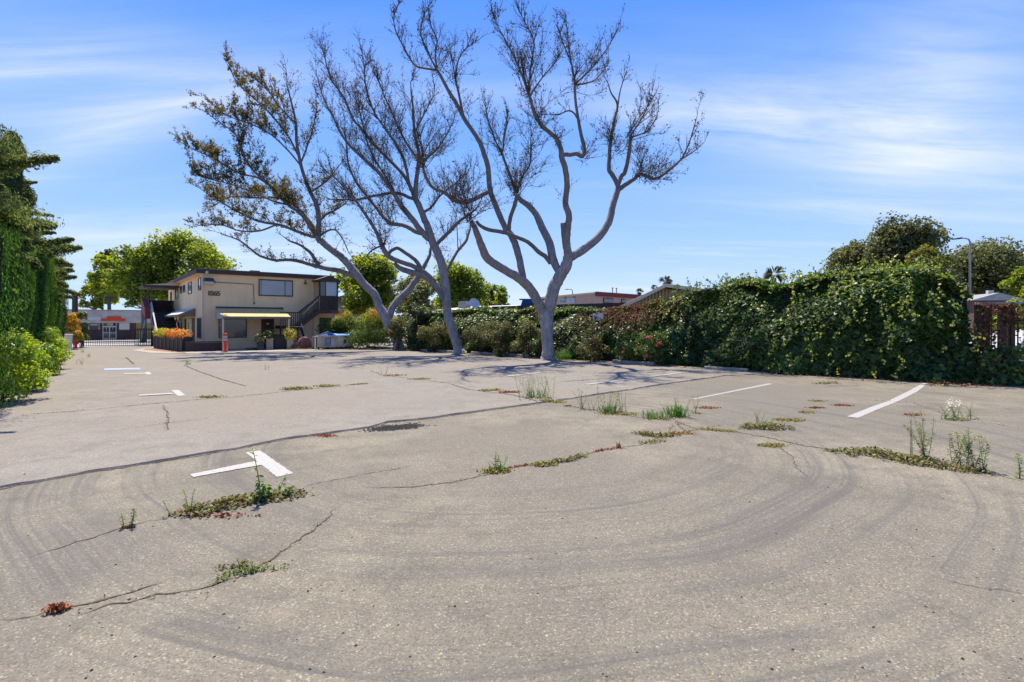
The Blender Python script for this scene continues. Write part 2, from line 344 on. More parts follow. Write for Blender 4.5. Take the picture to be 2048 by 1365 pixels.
# the grey resurfacing laid over it: its near edge is broken and stands proud
EDGE = [(0,976),(85,962),(171,946),(256,933),(342,920),(410,908),(479,897),(560,880),(640,869),(700,861),(738,856),(770,846),(854,838),(922,828),(1000,818),(1076,807),(1124,800),(1185,791),(1247,782),(1320,770),(1400,759),(1450,752)]
ep = [G(*p) for p in EDGE]; ep = [Vector((-9.4, .6, 0)), Vector((-7.0, 3.2, 0))]+ep+[Vector((9.6, 17.9, 0))]
er = []
for i in range(len(ep)-1):
    n = max(2, int((ep[i+1]-ep[i]).length/.05))
    for k in range(n):
        q = ep[i].lerp(ep[i+1], k/n); w = .018*wob(q.x*14, q.y*14, 0, 1)+.03*wob(q.x*4, q.y*4, 0, 1, 3); er.append(Vector((q.x+w*.6, q.y+w, 0)))
er.append(ep[-1])
ZO = .022
far = [(5.4, 23.4), (-4.8, 33.4), (-9.3, 37.8), (gr_.x, gr_.y), (gl.x, gl.y), (-50, 6)]
top = [Vector((q.x, q.y, ZO+.006*wob(q.x*9, q.y*9))) for q in er]
mb = MB(); n0 = len(top); mb.v += [tuple(p) for p in top]+[(x, y, ZO) for x, y in far]; mb.f.append(tuple(range(len(mb.v))))
k0 = len(mb.v); mb.v += [(q.x+.012, q.y-.02, -.01) for q in er]
for i in range(n0-1): mb.f.append((i, k0+i, k0+i+1, i+1))
ov = tag(mb.build('asphalt_overlay', M['over']), kind='structure')
def ribbon(mb, pts, w, z, jit=.02, taper=True):
    q = []
    for i in range(len(pts)-1):
        n = max(1, int((pts[i+1]-pts[i]).length/.045))
        for k in range(n): q.append(pts[i].lerp(pts[i+1], k/n))
    q.append(pts[-1]); n = len(q); o0 = len(mb.v)
    for i, p in enumerate(q):
        d = (q[min(i+1, n-1)]-q[max(i-1, 0)]).normalized(); s = Vector((-d.y, d.x, 0))
        t = min(1, min(i, n-1-i)/6+.15) if taper else 1
        ww = w*t*random.uniform(.35, 1.3)*.5; off = s*(jit*wob(p.x*6, p.y*6)+jit*.9*random.uniform(-1, 1))
        mb.v += [tuple(p+off-s*ww+Vector((0, 0, z-p.z))), tuple(p+off+s*ww+Vector((0, 0, z-p.z)))]
    for i in range(n-1): mb.f.append((o0+2*i, o0+2*i+2, o0+2*i+3, o0+2*i+1))
lotob = bpy.data.objects['parking_lot']
# gap of dirt and dead stems along the foot of the broken edge
mb = MB(); ribbon(mb, [Vector((q.x+.02, q.y-.045, 0)) for q in er[::4]], .028, .005, .02, False); mb.build('edge_gap', M['crack'], lotob)
CR = [([(0,1245),(90,1228),(180,1205),(240,1192),(290,1175),(325,1169)], .022), ([(150,1229),(200,1212),(330,1190),(400,1180),(420,1172),(490,1150),(560,1112),(600,1080),(640,1050),(668,1018)], .018),
      ([(60,1115),(120,1095),(200,1070),(260,1050),(340,1035),(370,1028)], .013), ([(600,978),(650,965),(700,956),(785,939),(830,934)], .011),
      ([(727,976),(785,975),(871,970),(912,965),(967,951),(1018,936),(1060,930),(1097,924),(1141,924),(1165,912),(1192,903),(1233,897),(1278,891),(1315,878),(1400,859),(1440,852)], .018),
      ([(1138,813),(1200,823),(1288,837),(1350,842),(1392,858),(1478,865),(1540,877),(1608,892),(1646,897),(1760,917),(1861,931),(1998,952),(2048,964)], .028),
      ([(1724,800),(1827,806),(1929,844),(1990,848),(2048,860)], .012), ([(1858,1153),(1905,1166),(1950,1176),(2000,1181),(2048,1190)], .010), ([(1540,885),(1585,915),(1592,935),(1612,955)], .012), ([(1350,842),(1375,868),(1392,872)], .02), ([(1280,890),(1330,872),(1345,850),(1388,846)], .012), ([(395,1192),(412,1185),(410,1205)], .008),
      ([(1690,770),(1720,772),(1640,774)], .02)]
mb = MB()
for pts, w in CR: ribbon(mb, [G(*p) for p in pts], w, .004, .022)
tag(mb.build('crack', M['crack'], lotob), kind='stuff')
CR2 = [([(34,832),(171,821),(273,811),(386,801),(479,794),(564,784),(700,772)], .03), ([(369,731),(397,743),(444,760),(492,773)], .05), ([(895,767),(939,780),(1028,791),(1080,805)], .035), ([(740,742),(770,752),(840,760),(895,767)], .03), ([(251,715),(268,729)], .06), ([(325,812),(335,830),(333,862)], .014), ([(180,868),(300,852),(420,836)], .012), ([(1120,764),(1180,760),(1230,757)], .05)]
mb = MB()
for pts, w in CR2: ribbon(mb, [G(px, py, ZO) for px, py in pts], w, ZO+.008, .022)
tag(mb.build('crack', M['crack'], ov), kind='stuff')
# painted marks
def mark(pts, z, m, name='painted_line', parent=None):
    g = [G(px, py, z) for px, py in pts]; q = []
    for i in range(len(g)):
        a, b = g[i], g[(i+1) % len(g)]; n = max(1, int((b-a).length/.03))
        for k in range(n): p = a.lerp(b, k/n); j = .004 if k else 0; q.append(p+Vector((random.gauss(0, j), random.gauss(0, j), 0)))
    return MB().poly(q).build(name, m, parent)
for i, (bar, stem, z) in enumerate([([(490.7,905),(520,901),(586.5,947),(554,954)], [(381,948.6),(513,922),(523,930),(385,954.5)], .004), ([(342,781),(357,780),(371,791),(356,792.3)], [(278,789.8),(344,786),(349,788),(279,792)], ZO+.009), ([(289,745),(299,744.3),(304,749),(293,749.6)], [(248,746.8),(291,746.4),(293,747.8),(248,748.4)], ZO+.009)]):
    par = lotob if z < .01 else ov
    mark(bar, z, M['paint'], 'painted_bar', par); mark(stem, z+.003, M['paint'], 'painted_line', par)
mark([(209,737),(280,736),(281,739.5),(208,741)], ZO+.009, M['blue_paint'], 'painted_symbol', ov); mark([(216,738),(272,737.2),(272,738.4),(215,739.6)], ZO+.013, M['paint'], 'painted_symbol', ov)
mark([(1694,833.5),(1716,836),(1756,819),(1796,803),(1834,784),(1860,764),(1849,764.6),(1820,781),(1775,803),(1740,815)], .004, M['paint'], 'painted_line', lotob)
mark([(1384,798),(1390,799),(1546,768.5),(1537,767)], .004, M['paintold'], 'painted_line', lotob)
mark([(1168,768.5),(1176,770),(1380,744.5),(1374,743.5)], ZO+.009, M['paintold'], 'painted_line', ov)
mark([(1014,751.5),(1020,753),(1084,746),(1080,745)], ZO+.009, M['paintold'], 'painted_line', ov)
# apron in front of the building, mulch strip, street and far pavement
mark([(262,700.6),(300,706),(372,707.5),(450,706),(706,699),(706,693),(440,698),(340,692)], ZO+.012, M['conc'], 'walkway'); tag(bpy.data.objects['walkway'], kind='structure')
def sheet(name, a0, a1, b0, b1, z, m, n=12):
    mb = MB()
    for i in range(n+1):
        a = a0+(a1-a0)*i/n
        for b in (b0, b1): q = AB(a, b); mb.v.append((q.x, q.y, dip(q)+z))
    for i in range(n): mb.f.append((2*i, 2*i+1, 2*i+3, 2*i+2))
    return tag(mb.build(name, m), kind='structure')
sheet('street', .35, 33, -60, 90, -.02, M['street'])
mb = MB()
for (b0, b1) in ((-60, 90),):
    q = [AB(33, b0), AB(33, b1), AB(41, b1), AB(41, b0)]; mb.prism([(p.x, p.y, dip(p)-.3) for p in q], (0, 0, .42))
tag(mb.build('sidewalk', M['conc']), kind='structure')
M['mulch'] = mat('red_mulch', (.36, .19, .11), .95, 0, .5, 8, .8, 40)
mark([(286,700),(372,706.6),(366,703.5),(318,697),(292,697)], ZO+.017, M['mulch'], 'mulch_bed'); tag(bpy.data.objects['mulch_bed'], kind='structure')

# ------------------------------------------------------------------ main building
M['stucco'] = mat('tan_stucco', (.95, .69, .40), .92, 0, .2, 1.3, .25, 55, (.78, .57, .35), .2, (1.1, 1.1, .42))
M['trim'] = mat('cream_trim', (.68, .55, .37), .8, 0, .15, 3)
M['brown'] = mat('brown_fascia', (.085, .05, .042), .7, 0, .3, 3)
M['darkwood'] = mat('dark_brown_wood', (.05, .036, .034), .7, 0, .4, 5)
M['black'] = mat('black_metal', (.02, .02, .022), .5, .2)
M['frame'] = mat('dark_window_frame', (.045, .05, .052), .45, .3)
M['soffit'] = mat('tan_soffit', (.76, .54, .30), .9)
M['roofgrey'] = mat('roof_gravel', (.38, .36, .33), .95, 0, .3, 5)
M['awn'] = mat('ochre_canvas', (.68, .47, .20), .9, 0, .2, 2.5); M['awng'] = mat('olive_canvas', (.22, .20, .15), .9, 0, .25, 3); M['awnw'] = mat('pale_canvas', (.48, .48, .47), .9)
M['door'] = mat('oxblood_door', (.10, .022, .016), .45, 0, .2, 4)
M['white'] = mat('white_plastic', (.55, .54, .52), .5)
M['planter'] = mat('dark_brick_planter', (.115, .066, .056), .9, 0, .3, 9, .4, 50)
def glassmat(name, col, rough=.06):
    m = mat(name, col, rough, 0, 0, spec=.9); return m
M['glass'] = glassmat('dark_glass', (.03, .036, .045)); M['gbright'] = glassmat('bright_glass', (.30, .38, .44), .1); M['ggrey'] = glassmat('grey_glass', (.095, .115, .13), .08)
M['blind'] = mat('white_blind', (.62, .63, .66), .8)
bld = empty('apartment_building', C0, ROTB, 'two storey tan stucco building numbered 1565 with flat brown roof', 'building')
def fw(px, py, y0=0.0):
    B = C0+UA*y0; k = (px-CX)/F; s = (k*B.y-B.x)/(UB.x-k*UB.y); D = B.y+s*UB.y; return s, CH-(py-HZ)/F*D
def lw(px, py, x0=0.0):
    B = C0+UB*x0; k = (px-CX)/F; s = (k*B.y-B.x)/(UA.x-k*UA.y); D = B.y+s*UA.y; return s, CH-(py-HZ)/F*D
BL = fw(664, 690)[0]; BD = lw(337, 600)[0]; RT = 4.95
part = lambda mb, name, m, parent=bld, **k: mb.build(name, M[m], parent, **k)
part(MB().box((0, 0, -.3), (BL, BD, RT-.24)), 'wall', 'stucco')
part(MB().box((-.38, -.14, RT-.27), (BL+.12, BD+.3, RT)), 'roof', 'brown')
part(MB().box((-.34, -.11, RT-.30), (BL+.08, BD+.26, RT-.272)), 'soffit', 'soffit')
part(MB().box((-.3, -.1, RT+.001), (BL, BD, RT+.03)), 'roof_deck', 'roofgrey')
for (px, w, h, c) in ((510, .42, .30, 'black'), (467, .2, .36, 'white')):
    s, _ = fw(px, 540, 3); mb = MB().box((s-w/2, 3, RT+.03), (s+w/2, 3.4, RT+h)); mb.box((s-w*.7, 2.9, RT+h), (s+w*.7, 3.5, RT+h+.06)); part(mb, 'roof_vent', c)
for z0, z1 in ((.15, RT-.3),):
    mb = MB().box((-.05, -.06, z0), (.03, -.005, z1)); part(mb, 'downspout', 'trim')
s, _ = fw(627, 600); part(MB().box((s-.04, -.09, .1), (s+.04, -.005, RT-.3)), 'downspout', 'trim')
def window(x0, x1, z0, z1, side='f', pane='glass', mull=(), bars=0, blinds=0, name='window', fr=.06, frm='frame', y=0.0, prot=.05, parent=bld):
    """a frame part with its pane, mullions, bars or blind slats below it"""
    def bx(mb, a0, a1, b0, b1, d0, d1):
        if side == 'f': mb.box((a0, y-d1, b0), (a1, y-d0, b1))
        else: mb.box((y-d1, a0, b0), (y-d0, a1, b1))
    mb = MB(); bx(mb, x0, x1, z1-fr, z1, .004, prot); bx(mb, x0, x1, z0, z0+fr, .004, prot); bx(mb, x0, x0+fr, z0+fr, z1-fr, .004, prot); bx(mb, x1-fr, x1, z0+fr, z1-fr, .004, prot)
    for k in mull: c = x0+(x1-x0)*k; bx(mb, c-fr*.4, c+fr*.4, z0+fr, z1-fr, .004, prot*.9)
    w = mb.build(name, M[frm], parent)
    mb = MB(); bx(mb, x0+fr, x1-fr, z0+fr, z1-fr, .003, .018); g = mb.build('pane', M[pane], w); 
    if blinds:
        n = blinds; st = (x1-x0-2*fr)/n
        for i in range(n):
            a = x0+fr+st*i
            if random.random() < .06: continue
            mb = MB(); bx(mb, a+st*.2, a+st*.80, z0+fr+.02, z1-fr-.02, .019, .024+.004*(i % 2)); mb.build('slat', M['blind'], w)
    if bars:
        for i in range(bars):
            a = x0+fr+(x1-x0-2*fr)*(i+.5)/bars; mb = MB(); bx(mb, a-.012, a+.012, z0+fr, z1-fr, prot, prot+.02); mb.build('bar', M['black'], w)
    return w
def fwin(px0, px1, py0, py1, **k):
    c = fw((px0+px1)/2, py0)[1]; d = fw((px0+px1)/2, py1)[1]; return window(fw(px0, 600)[0], fw(px1, 600)[0], d, c, 'f', **k)
def lwin(px0, px1, py0, py1, **k):
    pc = (px0+px1)/2; a = lw(px0, 600)[0]; b = lw(px1, 600)[0]; return window(min(a, b), max(a, b), lw(pc, py1)[1], lw(pc, py0)[1], 'l', **k)
fwin(517, 585.5, 560, 593, pane='ggrey', blinds=34)
fwin(437, 493.5, 637, 676, pane='ggrey', mull=(.12,), fr=.05)
for (px, py, w, h) in ((487, 647, .25, .17), (440, 651, .11, .11), (489, 674, .1, .07)):
    s, z = fw(px, py); part(MB().box((s-w/2, -.026, z-h/2), (s+w/2, -.020, z+h/2)), 'notice', 'white')
fwin(639, 662.5, 636, 660, pane='ggrey', bars=7, mull=(.5,), fr=.08)
for q in ((397.4, 402.5, 556, 581), (377, 383.8, 565, 588.5), (366.8, 370.6, 571, 585.5), (360.8, 364.2, 573, 587.5), (351.5, 356.8, 577, 598), (341.5, 344, 584, 602)): lwin(*q, pane='gbright' if q[0] in (377, 397.4) else 'ggrey', fr=.05)
for q in ((395.5, 403, 636, 677), (358, 363, 640, 669), (348, 352.5, 640, 669)): lwin(*q, pane='ggrey', fr=.06)
a, b = lw(370, 640)[0], lw(372.8, 640)[0]; sh = part(MB().box((-.03, min(a, b), .35), (-.004, max(a, b), 1.95)), 'shutter', 'darkwood')
for i in range(9): part(MB().box((-.05, min(a, b)+.03, .45+i*.165), (-.031, max(a, b)-.03, .53+i*.165)), 'slat', 'darkwood', sh)
a, b = sorted((lw(375.5, 640)[0], lw(389.5, 640)[0])); w_ = b-a
dr = part(MB().box((-.03, a, .1), (-.004, b, 1.98)), 'doorway', 'black'); part(MB().box((-.06, a+w_*.28, .1), (-.031, b-.04, 1.95)), 'door', 'trim', dr); part(MB().box((-.075, b-w_*.30, .55), (-.061, b-w_*.24, 1.7)), 'handle', 'black', dr)
# front door with grille
s0, s1 = fw(522.5, 640)[0], fw(547.5, 640)[0]; zt = fw(535, 636)[1]
dr = part(MB().box((s0, -.06, .05), (s0+.09, -.003, zt)).box((s1-.09, -.06, .05), (s1, -.003, zt)).box((s0+.09, -.06, zt-.09), (s1-.09, -.003, zt)), 'door', 'door')
part(MB().box((s0+.09, -.035, .05), (s1-.09, -.004, zt-.09)), 'door_panel', 'door', dr); part(MB().box((s0+.2, -.05, .75), (s1-.2, -.036, zt-.2)), 'door_grille', 'darkwood', dr); part(MB().box((s0+.2, -.05, .2), (s1-.2, -.036, .65)), 'door_grille', 'darkwood', dr)
part(MB().box((s0+.3, -.06, zt-.45), (s1-.3, -.051, zt-.33)), 'notice', 'white', dr); part(MB().bar((s0+.1, -.1, .95), (s0+.24, -.1, .95), .03, .03).box((s0+.09, -.11, .85), (s0+.13, -.036, 1.05)), 'handle', 'white', dr)
# numbers
def text(body, size, loc, rot, m, name, parent=None, ext=.012, fat=.012, sx=1.15):
    cu = bpy.data.curves.new(name, 'FONT'); cu.body = body; cu.size = size; cu.extrude = ext; cu.offset = fat; cu.align_x = 'LEFT'
    tmp = bpy.data.objects.new('tmp', cu); COL.objects.link(tmp); dg = bpy.context.evaluated_depsgraph_get(); me = bpy.data.meshes.new_from_object(tmp.evaluated_get(dg)); bpy.data.objects.remove(tmp)
    o = bpy.data.objects.new(name, me); COL.objects.link(o); me.materials.clear(); me.materials.append(m); o.location = loc; o.rotation_euler = rot; o.scale = (sx, 1, 1)
    if parent: o.parent = parent
    return o
M['numb'] = mat('grey_brown_letters', (.12, .10, .085), .6)
sa, za = fw(412.5, 591); sb, _ = fw(439, 591); zb = fw(426, 582.5)[1]; wd = (sb-sa)/4
for i, ch in enumerate('1565'): text(ch, (zb-za)*1.38, (sa+wd*(i+(.12 if ch == '1' else 0)), -.02, za), (PI/2, 0, 0), M['numb'], 'digit', bld, .015, .012, 1.28)
# flood light, conduit, camera, wall lamp
s, z = fw(416.5, 563.5); part(MB().box((s-.27, -.34, z-.02), (s+.27, -.03, z+.13)).prism([(s-.27, -.34, z+.13), (s+.27, -.34, z+.13), (s+.2, -.28, z+.2), (s-.2, -.28, z+.2)], (0, .24, 0)), 'flood_light', 'frame'); fl = bpy.data.objects['flood_light']; part(MB().box((s-.24, -.33, z-.16), (s+.24, -.06, z-.021)), 'lens', 'white', fl)
q = [fw(425, 564.5), fw(505, 569), fw(506.5, 570), fw(508, 607)]; part(MB().tube([(a, -.035, b) for a, b in q], .018, 6), 'conduit', 'numb'); s, z = q[-1]; part(MB().box((s-.05, -.07, z-.06), (s+.05, -.005, z+.04)), 'junction_box', 'numb'); s, z = q[0]; part(MB().box((s-.02, -.07, z-.05), (s+.16, -.005, z+.05)), 'junction_box', 'numb')
s, z = fw(413, 546); part(MB().lathe([(.02, -.09), (.07, -.06), (.09, 0), (.09, .06), (.05, .1)], (s, -.13, z)), 'security_camera', 'white', smooth=True)
s, z = fw(609.5, 566); part(MB().lathe([(.10, -.12), (.08, 0), (.03, .12), (.02, .2)], (s, -.14, z)).bar((s, -.14, z+.16), (s, 0, z+.16), .03, .03), 'wall_lamp', 'numb')
# awning on posts
OF = -2.2
s0, s1 = fw(446, 640, OF)[0], fw(579, 640, OF)[0]; zf = 2.02; zbk = fw(500, 618.5)[1]; b0, b1 = fw(431, 640)[0], fw(563, 640)[0]
aw = part(MB().prism([(b0, -.01, zbk), (b1, -.01, zbk), (s1+.05, OF-.1, zf), (s0-.05, OF-.1, zf)], (0, 0, .035)), 'awning', 'awn')
part(MB().poly([(b0, -.01, zbk-.01), (s0-.05, OF-.1, zf), (b0, -.01, zf-.12)]).poly([(b0, -.01, zf-.12), (s0-.05, OF-.1, zf), (s0-.05, OF-.1, zf-.1)]), 'side_flap', 'awnw', aw)
n = 22; mb = MB(); st = (s1-s0+.1)/n
for i in range(n):
    a = s0-.05+st*i; y = OF-.105; mb.prism([(a, y, zf), (a+st, y, zf), (a+st, y, zf-.07), (a+st*.8, y, zf-.11), (a+st*.5, y, zf-.125), (a+st*.2, y, zf-.11), (a, y, zf-.07)], (0, -.012, 0))
part(mb, 'valance', 'awng', aw); part(MB().bar((b0, -.03, zbk+.06), (b1+.1, -.03, zbk+.06), .05, .13), 'awning_rail', 'frame', aw)
for s in (s0, s1-.05): part(MB().box((s-.045, OF-.045, .02), (s+.045, OF+.045, zf-.02)), 'post', 'trim', aw)
# side awning over the side door
a, b = sorted((lw(352, 625)[0], lw(391, 625)[0])); 
sa_ = part(MB().prism([(-.01, a, 2.62), (-.95, a, 2.18), (-.95, b, 2.18), (-.01, b, 2.62)], (0, 0, .03)), 'side_awning', 'awnw'); part(MB().poly([(-.012, a, 2.6), (-.95, a, 2.17), (-.95, a, 2.06), (-.012, a, 2.06)]), 'side_flap', 'awng', sa_); part(MB().box((-.965, a, 2.06), (-.951, b, 2.18)), 'valance', 'awng', sa_)
# enclosed bay at the head of the outside stair, stair flights, railings
Y1 = -1.15
bx0, bx1 = fw(638.5, 600, Y1)[0], fw(676.5, 600, Y1)[0]; zfl = fw(650, 620, Y1)[1]; zr = fw(650, 592, Y1)[1]; zw = fw(650, 564, Y1)[1]
bay = part(MB().box((bx0, Y1, zfl-.22), (bx1, -.004, zfl)), 'porch_floor', 'brown')
nb = 11; st = (bx1-bx0-.1)/nb
for i in range(nb): part(MB().box((bx0+.05+st*i+.008, Y1+.01, zfl), (bx0+.05+st*(i+1)-.008, Y1+.035, zr-.05)), 'board', 'darkwood', bay)
part(MB().box((bx0, Y1-.02, zr-.05), (bx1, Y1+.06, zr)), 'rail', 'darkwood', bay); part(MB().box((bx1-.03, Y1+.04, zfl), (bx1, -.01, zr)), 'side_board', 'darkwood', bay)
for s in (bx0, bx1-.09): part(MB().box((s, Y1, zr), (s+.09, Y1+.09, zw+.02)), 'post', 'darkwood', bay)
xm = bx0+(bx1-bx0)*.32; part(MB().box((xm, Y1+.02, zr), (xm+.05, Y1+.07, zw)), 'post', 'darkwood', bay); part(MB().box((xm+.05, Y1+.035, zr), (bx1-.09, Y1+.05, zw)), 'pane', 'gbright', bay); part(MB().box((bx0+.09, Y1+.035, zr), (xm, Y1+.05, zw)), 'pane', 'glass', bay)
zc_ = zw+.03; c = (bx0+bx1)/2
part(MB().prism([(bx0-.14, Y1-.14, zc_), (bx1+.14, Y1-.14, zc_), (bx1+.14, Y1-.14, zc_+.1), (c, Y1-.14, zc_+.40), (bx0-.14, Y1-.14, zc_+.1)], (0, 1.2, 0)), 'porch_roof', 'brown', bay)
lx0, lx1 = fw(560, 640, Y1)[0], fw(597, 640, Y1)[0]; zl = fw(590, 652, Y1)[1]
stair = part(MB().box((lx0, Y1, zl-.18), (lx1, -.004, zl)), 'stair_landing', 'darkwood')
nt_ = 9
for i in range(nt_):
    a = lx1+(bx0-lx1)*i/nt_; z = zl+(zfl-zl)*(i+1)/(nt_+1); part(MB().box((a, Y1+.05, z-.04), (a+(bx0-lx1)/nt_+.03, -.1, z)), 'tread', 'darkwood', stair)
part(MB().bar((lx1-.05, Y1+.02, zl-.1), (bx0+.02, Y1+.02, zfl-.1), .06, .26, (0, 0, 1)), 'stringer', 'brown', stair)
hr = .98
part(MB().bar((lx1, Y1, zl+hr-.12), (bx0, Y1, zfl+hr-.05), .06, .09), 'handrail', 'darkwood', stair); part(MB().bar((lx1+.25, Y1-.07, zl+hr-.22), (bx0-.1, Y1-.07, zfl+hr-.28), .035, .035), 'handrail', 'trim', stair)
n = 17
for i in range(n):
    t = (i+.5)/n; a = lx1+(bx0-lx1)*t; z = zl+(zfl-zl)*t; part(MB().box((a-.022, Y1-.012, z-.02), (a+.022, Y1+.018, z+hr-.14)), 'baluster', 'darkwood', stair)
n = 9
for i in range(n):
    a = lx0+(lx1-lx0)*(i+.5)/n; part(MB().box((a-.02, Y1-.012, zl), (a+.02, Y1+.018, zl+.83)), 'baluster', 'darkwood', stair)
part(MB().bar((lx0, Y1, zl+.86), (lx1, Y1, zl+.86), .06, .07), 'handrail', 'darkwood', stair)
for s in (lx0, lx1-.08): part(MB().box((s, Y1-.02, 0), (s+.08, Y1+.06, zl-.18)), 'post', 'darkwood', stair)
fx0, fx1 = lx0+.5, lx1+.12
for i in range(6):
    z = zl-.04-i*.23; y = Y1-.05-i*.22; part(MB().box((fx0, y-.26, z-.045), (fx1, y, z)), 'tread', 'brown' if i else 'trim', stair)
for s in (fx0-.03, fx1+.03): part(MB().bar((s, Y1, zl-.1), (s, Y1-1.35, .02), .05, .24), 'stringer', 'darkwood', stair)
for s in (fx0-.04, fx1+.04): part(MB().bar((s, Y1-.02, zl+.12), (s, Y1-.32, zl-.14), .06, .07), 'rail_end', 'trim', stair)
# stair and canopy on the drive side (rises along the left wall to the upper floor)
t0, t1 = 6.6, 11.2; xo, xi = -1.75, -.45; zt = 2.45
ls = part(MB().bar((xo, t0-.2, .1), (xo, t1, zt), .06, .34), 'side_stair', 'darkwood')
for i in range(12):
    y = t0+(t1-t0)*i/12; z = zt*(i+1)/12.5; part(MB().box((xo+.04, y, z-.05), (xi, y+.3, z)), 'tread', 'numb', ls); part(MB().box((xo+.04, y+.3, z-.05), (xi, y+.33, z+.17)), 'riser', 'darkwood', ls)
part(MB().bar((xi+.03, t0-.2, .1), (xi+.03, t1, zt), .06, .5), 'stringer', 'darkwood', ls)
part(MB().bar((xi+.03, t0-.2, .95), (xi+.03, t1, zt+.85), .06, .08), 'handrail', 'darkwood', ls)
part(MB().bar((xo, t0-.35, .72), (xo, t1-.4, zt+.7), .09, .14), 'handrail', 'awnw', ls)
part(MB().box((xo, t0+.6, -.2), (xo+.03, t1, .9)).prism([(xo, t0, 0), (xo, t1, 0), (xo, t1, zt+.1), (xo, t0+.2, .1)], (.03, 0, 0)), 'side_board', 'darkwood', ls)
part(MB().box((xo, t1, zt-.25), (-.01, t1+2.2, zt)), 'stair_landing', 'darkwood', ls)
part(MB().box((xo+.05, t1+2.15, zt), (-.02, t1+2.2, zt+1.0)), 'guard_board', 'darkwood', ls)
part(MB().prism([(xo-.08, t1-1.2, zt-.55), (xo-.08, t1+2.2, zt+.2), (xo-.08, t1+2.2, zt+1.15), (xo-.08, t1-1.0, zt+.25)], (.05, 0, 0)), 'guard_panel', 'trim', ls)
M['redboard'] = mat('dark_red_board', (.22, .04, .035), .7)
part(MB().prism([(xo-.1, t1-1.2, zt-.5), (xo-.1, t1+2.2, zt+.25), (xo-.1, t1+2.2, zt+1.2), (xo-.1, t1-1.0, zt+.3)], (-.34, 0, 0)), 'guard_cap', 'redboard', ls)
for y in (t1, t1+2.1): part(MB().box((xo+.02, y, zt), (xo+.1, y+.08, 4.33)), 'post', 'numb', ls)
part(MB().prism([(xo-.55, t1-.9, 4.33), (-.01, t1-.9, 4.33), (-.01, t1+3, 4.33), (xo-.55, t1+3, 4.33)], (0, 0, .14)), 'canopy_roof', 'brown', ls)
part(MB().prism([(xo-.5, t1-.85, 4.475), (-.01, t1-.85, 4.475), (-.01, t1-.85, 4.72)], (0, 3.7, 0)), 'canopy_top', 'soffit', ls)
# planter wall in front, row of planter boxes along the drive
p0, p1 = G(372, 705), G(444, 702.5)
pw = empty('planter_wall', p0, math.atan2(p1.y-p0.y, p1.x-p0.x), 'low dark brown brick planter wall at the corner of the 1565 building', 'planter')
L_ = (p1-p0).length
MB().box((0, 0, 0), (L_, .42, .50)).build('wall', M['planter'], pw); 
for r in range(7):
    for i in range(13):
        a = L_/13*i+(.06 if r % 2 else 0); MB().box((a+.006, -.012, .015+r*.073), (min(a+L_/13-.006, L_), .002, .015+r*.073+.062)).build('brick', M['planter'], pw)
MB().box((-.02, -.03, .53), (L_+.01, .45, .58)).build('coping', M['planter'], pw)
q0, q1 = G(372.5, 704.6), G(317, 697.2); NP = 7
LMor = leafmat('orange_flower', [(0, (.50, .13, .02)), (.4, (.62, .22, .03)), (.75, (.55, .35, .05)), (1, (.30, .25, .04))], .6, .3); LMye = leafmat('yellow_flower', [(0, (.40, .34, .04)), (.5, (.48, .42, .05)), (1, (.14, .22, .03))], .6, .3)
def flowerball(name, c, r, n, m, parent, size=.09, sq=.7):
    d = nrmz(RNG.normal(0, 1, (n, 3))); rr = r*(.45+.6*RNG.random(n)**.6)[:, None]*(1+.25*wob(d[:, 0]*3, d[:, 1]*3, d[:, 2]*3, 1, 2))[:, None]; p = d*rr; p[:, 2] *= sq
    return leafmesh(name, p+np.array(c), d+np.array([0, 0, .6]), size*(.6+.8*RNG.random(n)), .7, .5, None, m, parent)
words = ['nearest the corner, orange flowers', 'second from the corner, orange flowers', 'third from the corner, orange flowers', 'in the middle of the row, orange and yellow leaves', 'third from the stair, yellow flowers', 'second from the stair, yellow flowers', 'nearest the stair, yellow flowers']
for i in range(NP):
    q = q0.lerp(q1, (i+.5)/NP); ang = math.atan2(q1.y-q0.y, q1.x-q0.x); st = (q1-q0).length/NP
    e = empty('planter_box', q, ang, 'dark wooden planter box '+words[i], 'planter', 'planter boxes along the drive side')
    h = .86
    MB().box((-st*.40, -.34, .03), (st*.40, .22, h)).build('box', M['darkwood'], e)
    for s in (-1, 1): MB().box((s*st*.44-.035, .2, 0), (s*st*.44+.035, .27, h+.04)).build('corner_post', M['numb'], e)
    for k in range(4): MB().box((-st*.40, .222, .07+k*.2), (st*.40, .24, .07+k*.2+.18)).build('slat', M['darkwood'], e)
    flowerball('flowers', (q.x, q.y, h+.12), .42, 420, LMor if i < 4 else LMye, e, .1, .75)
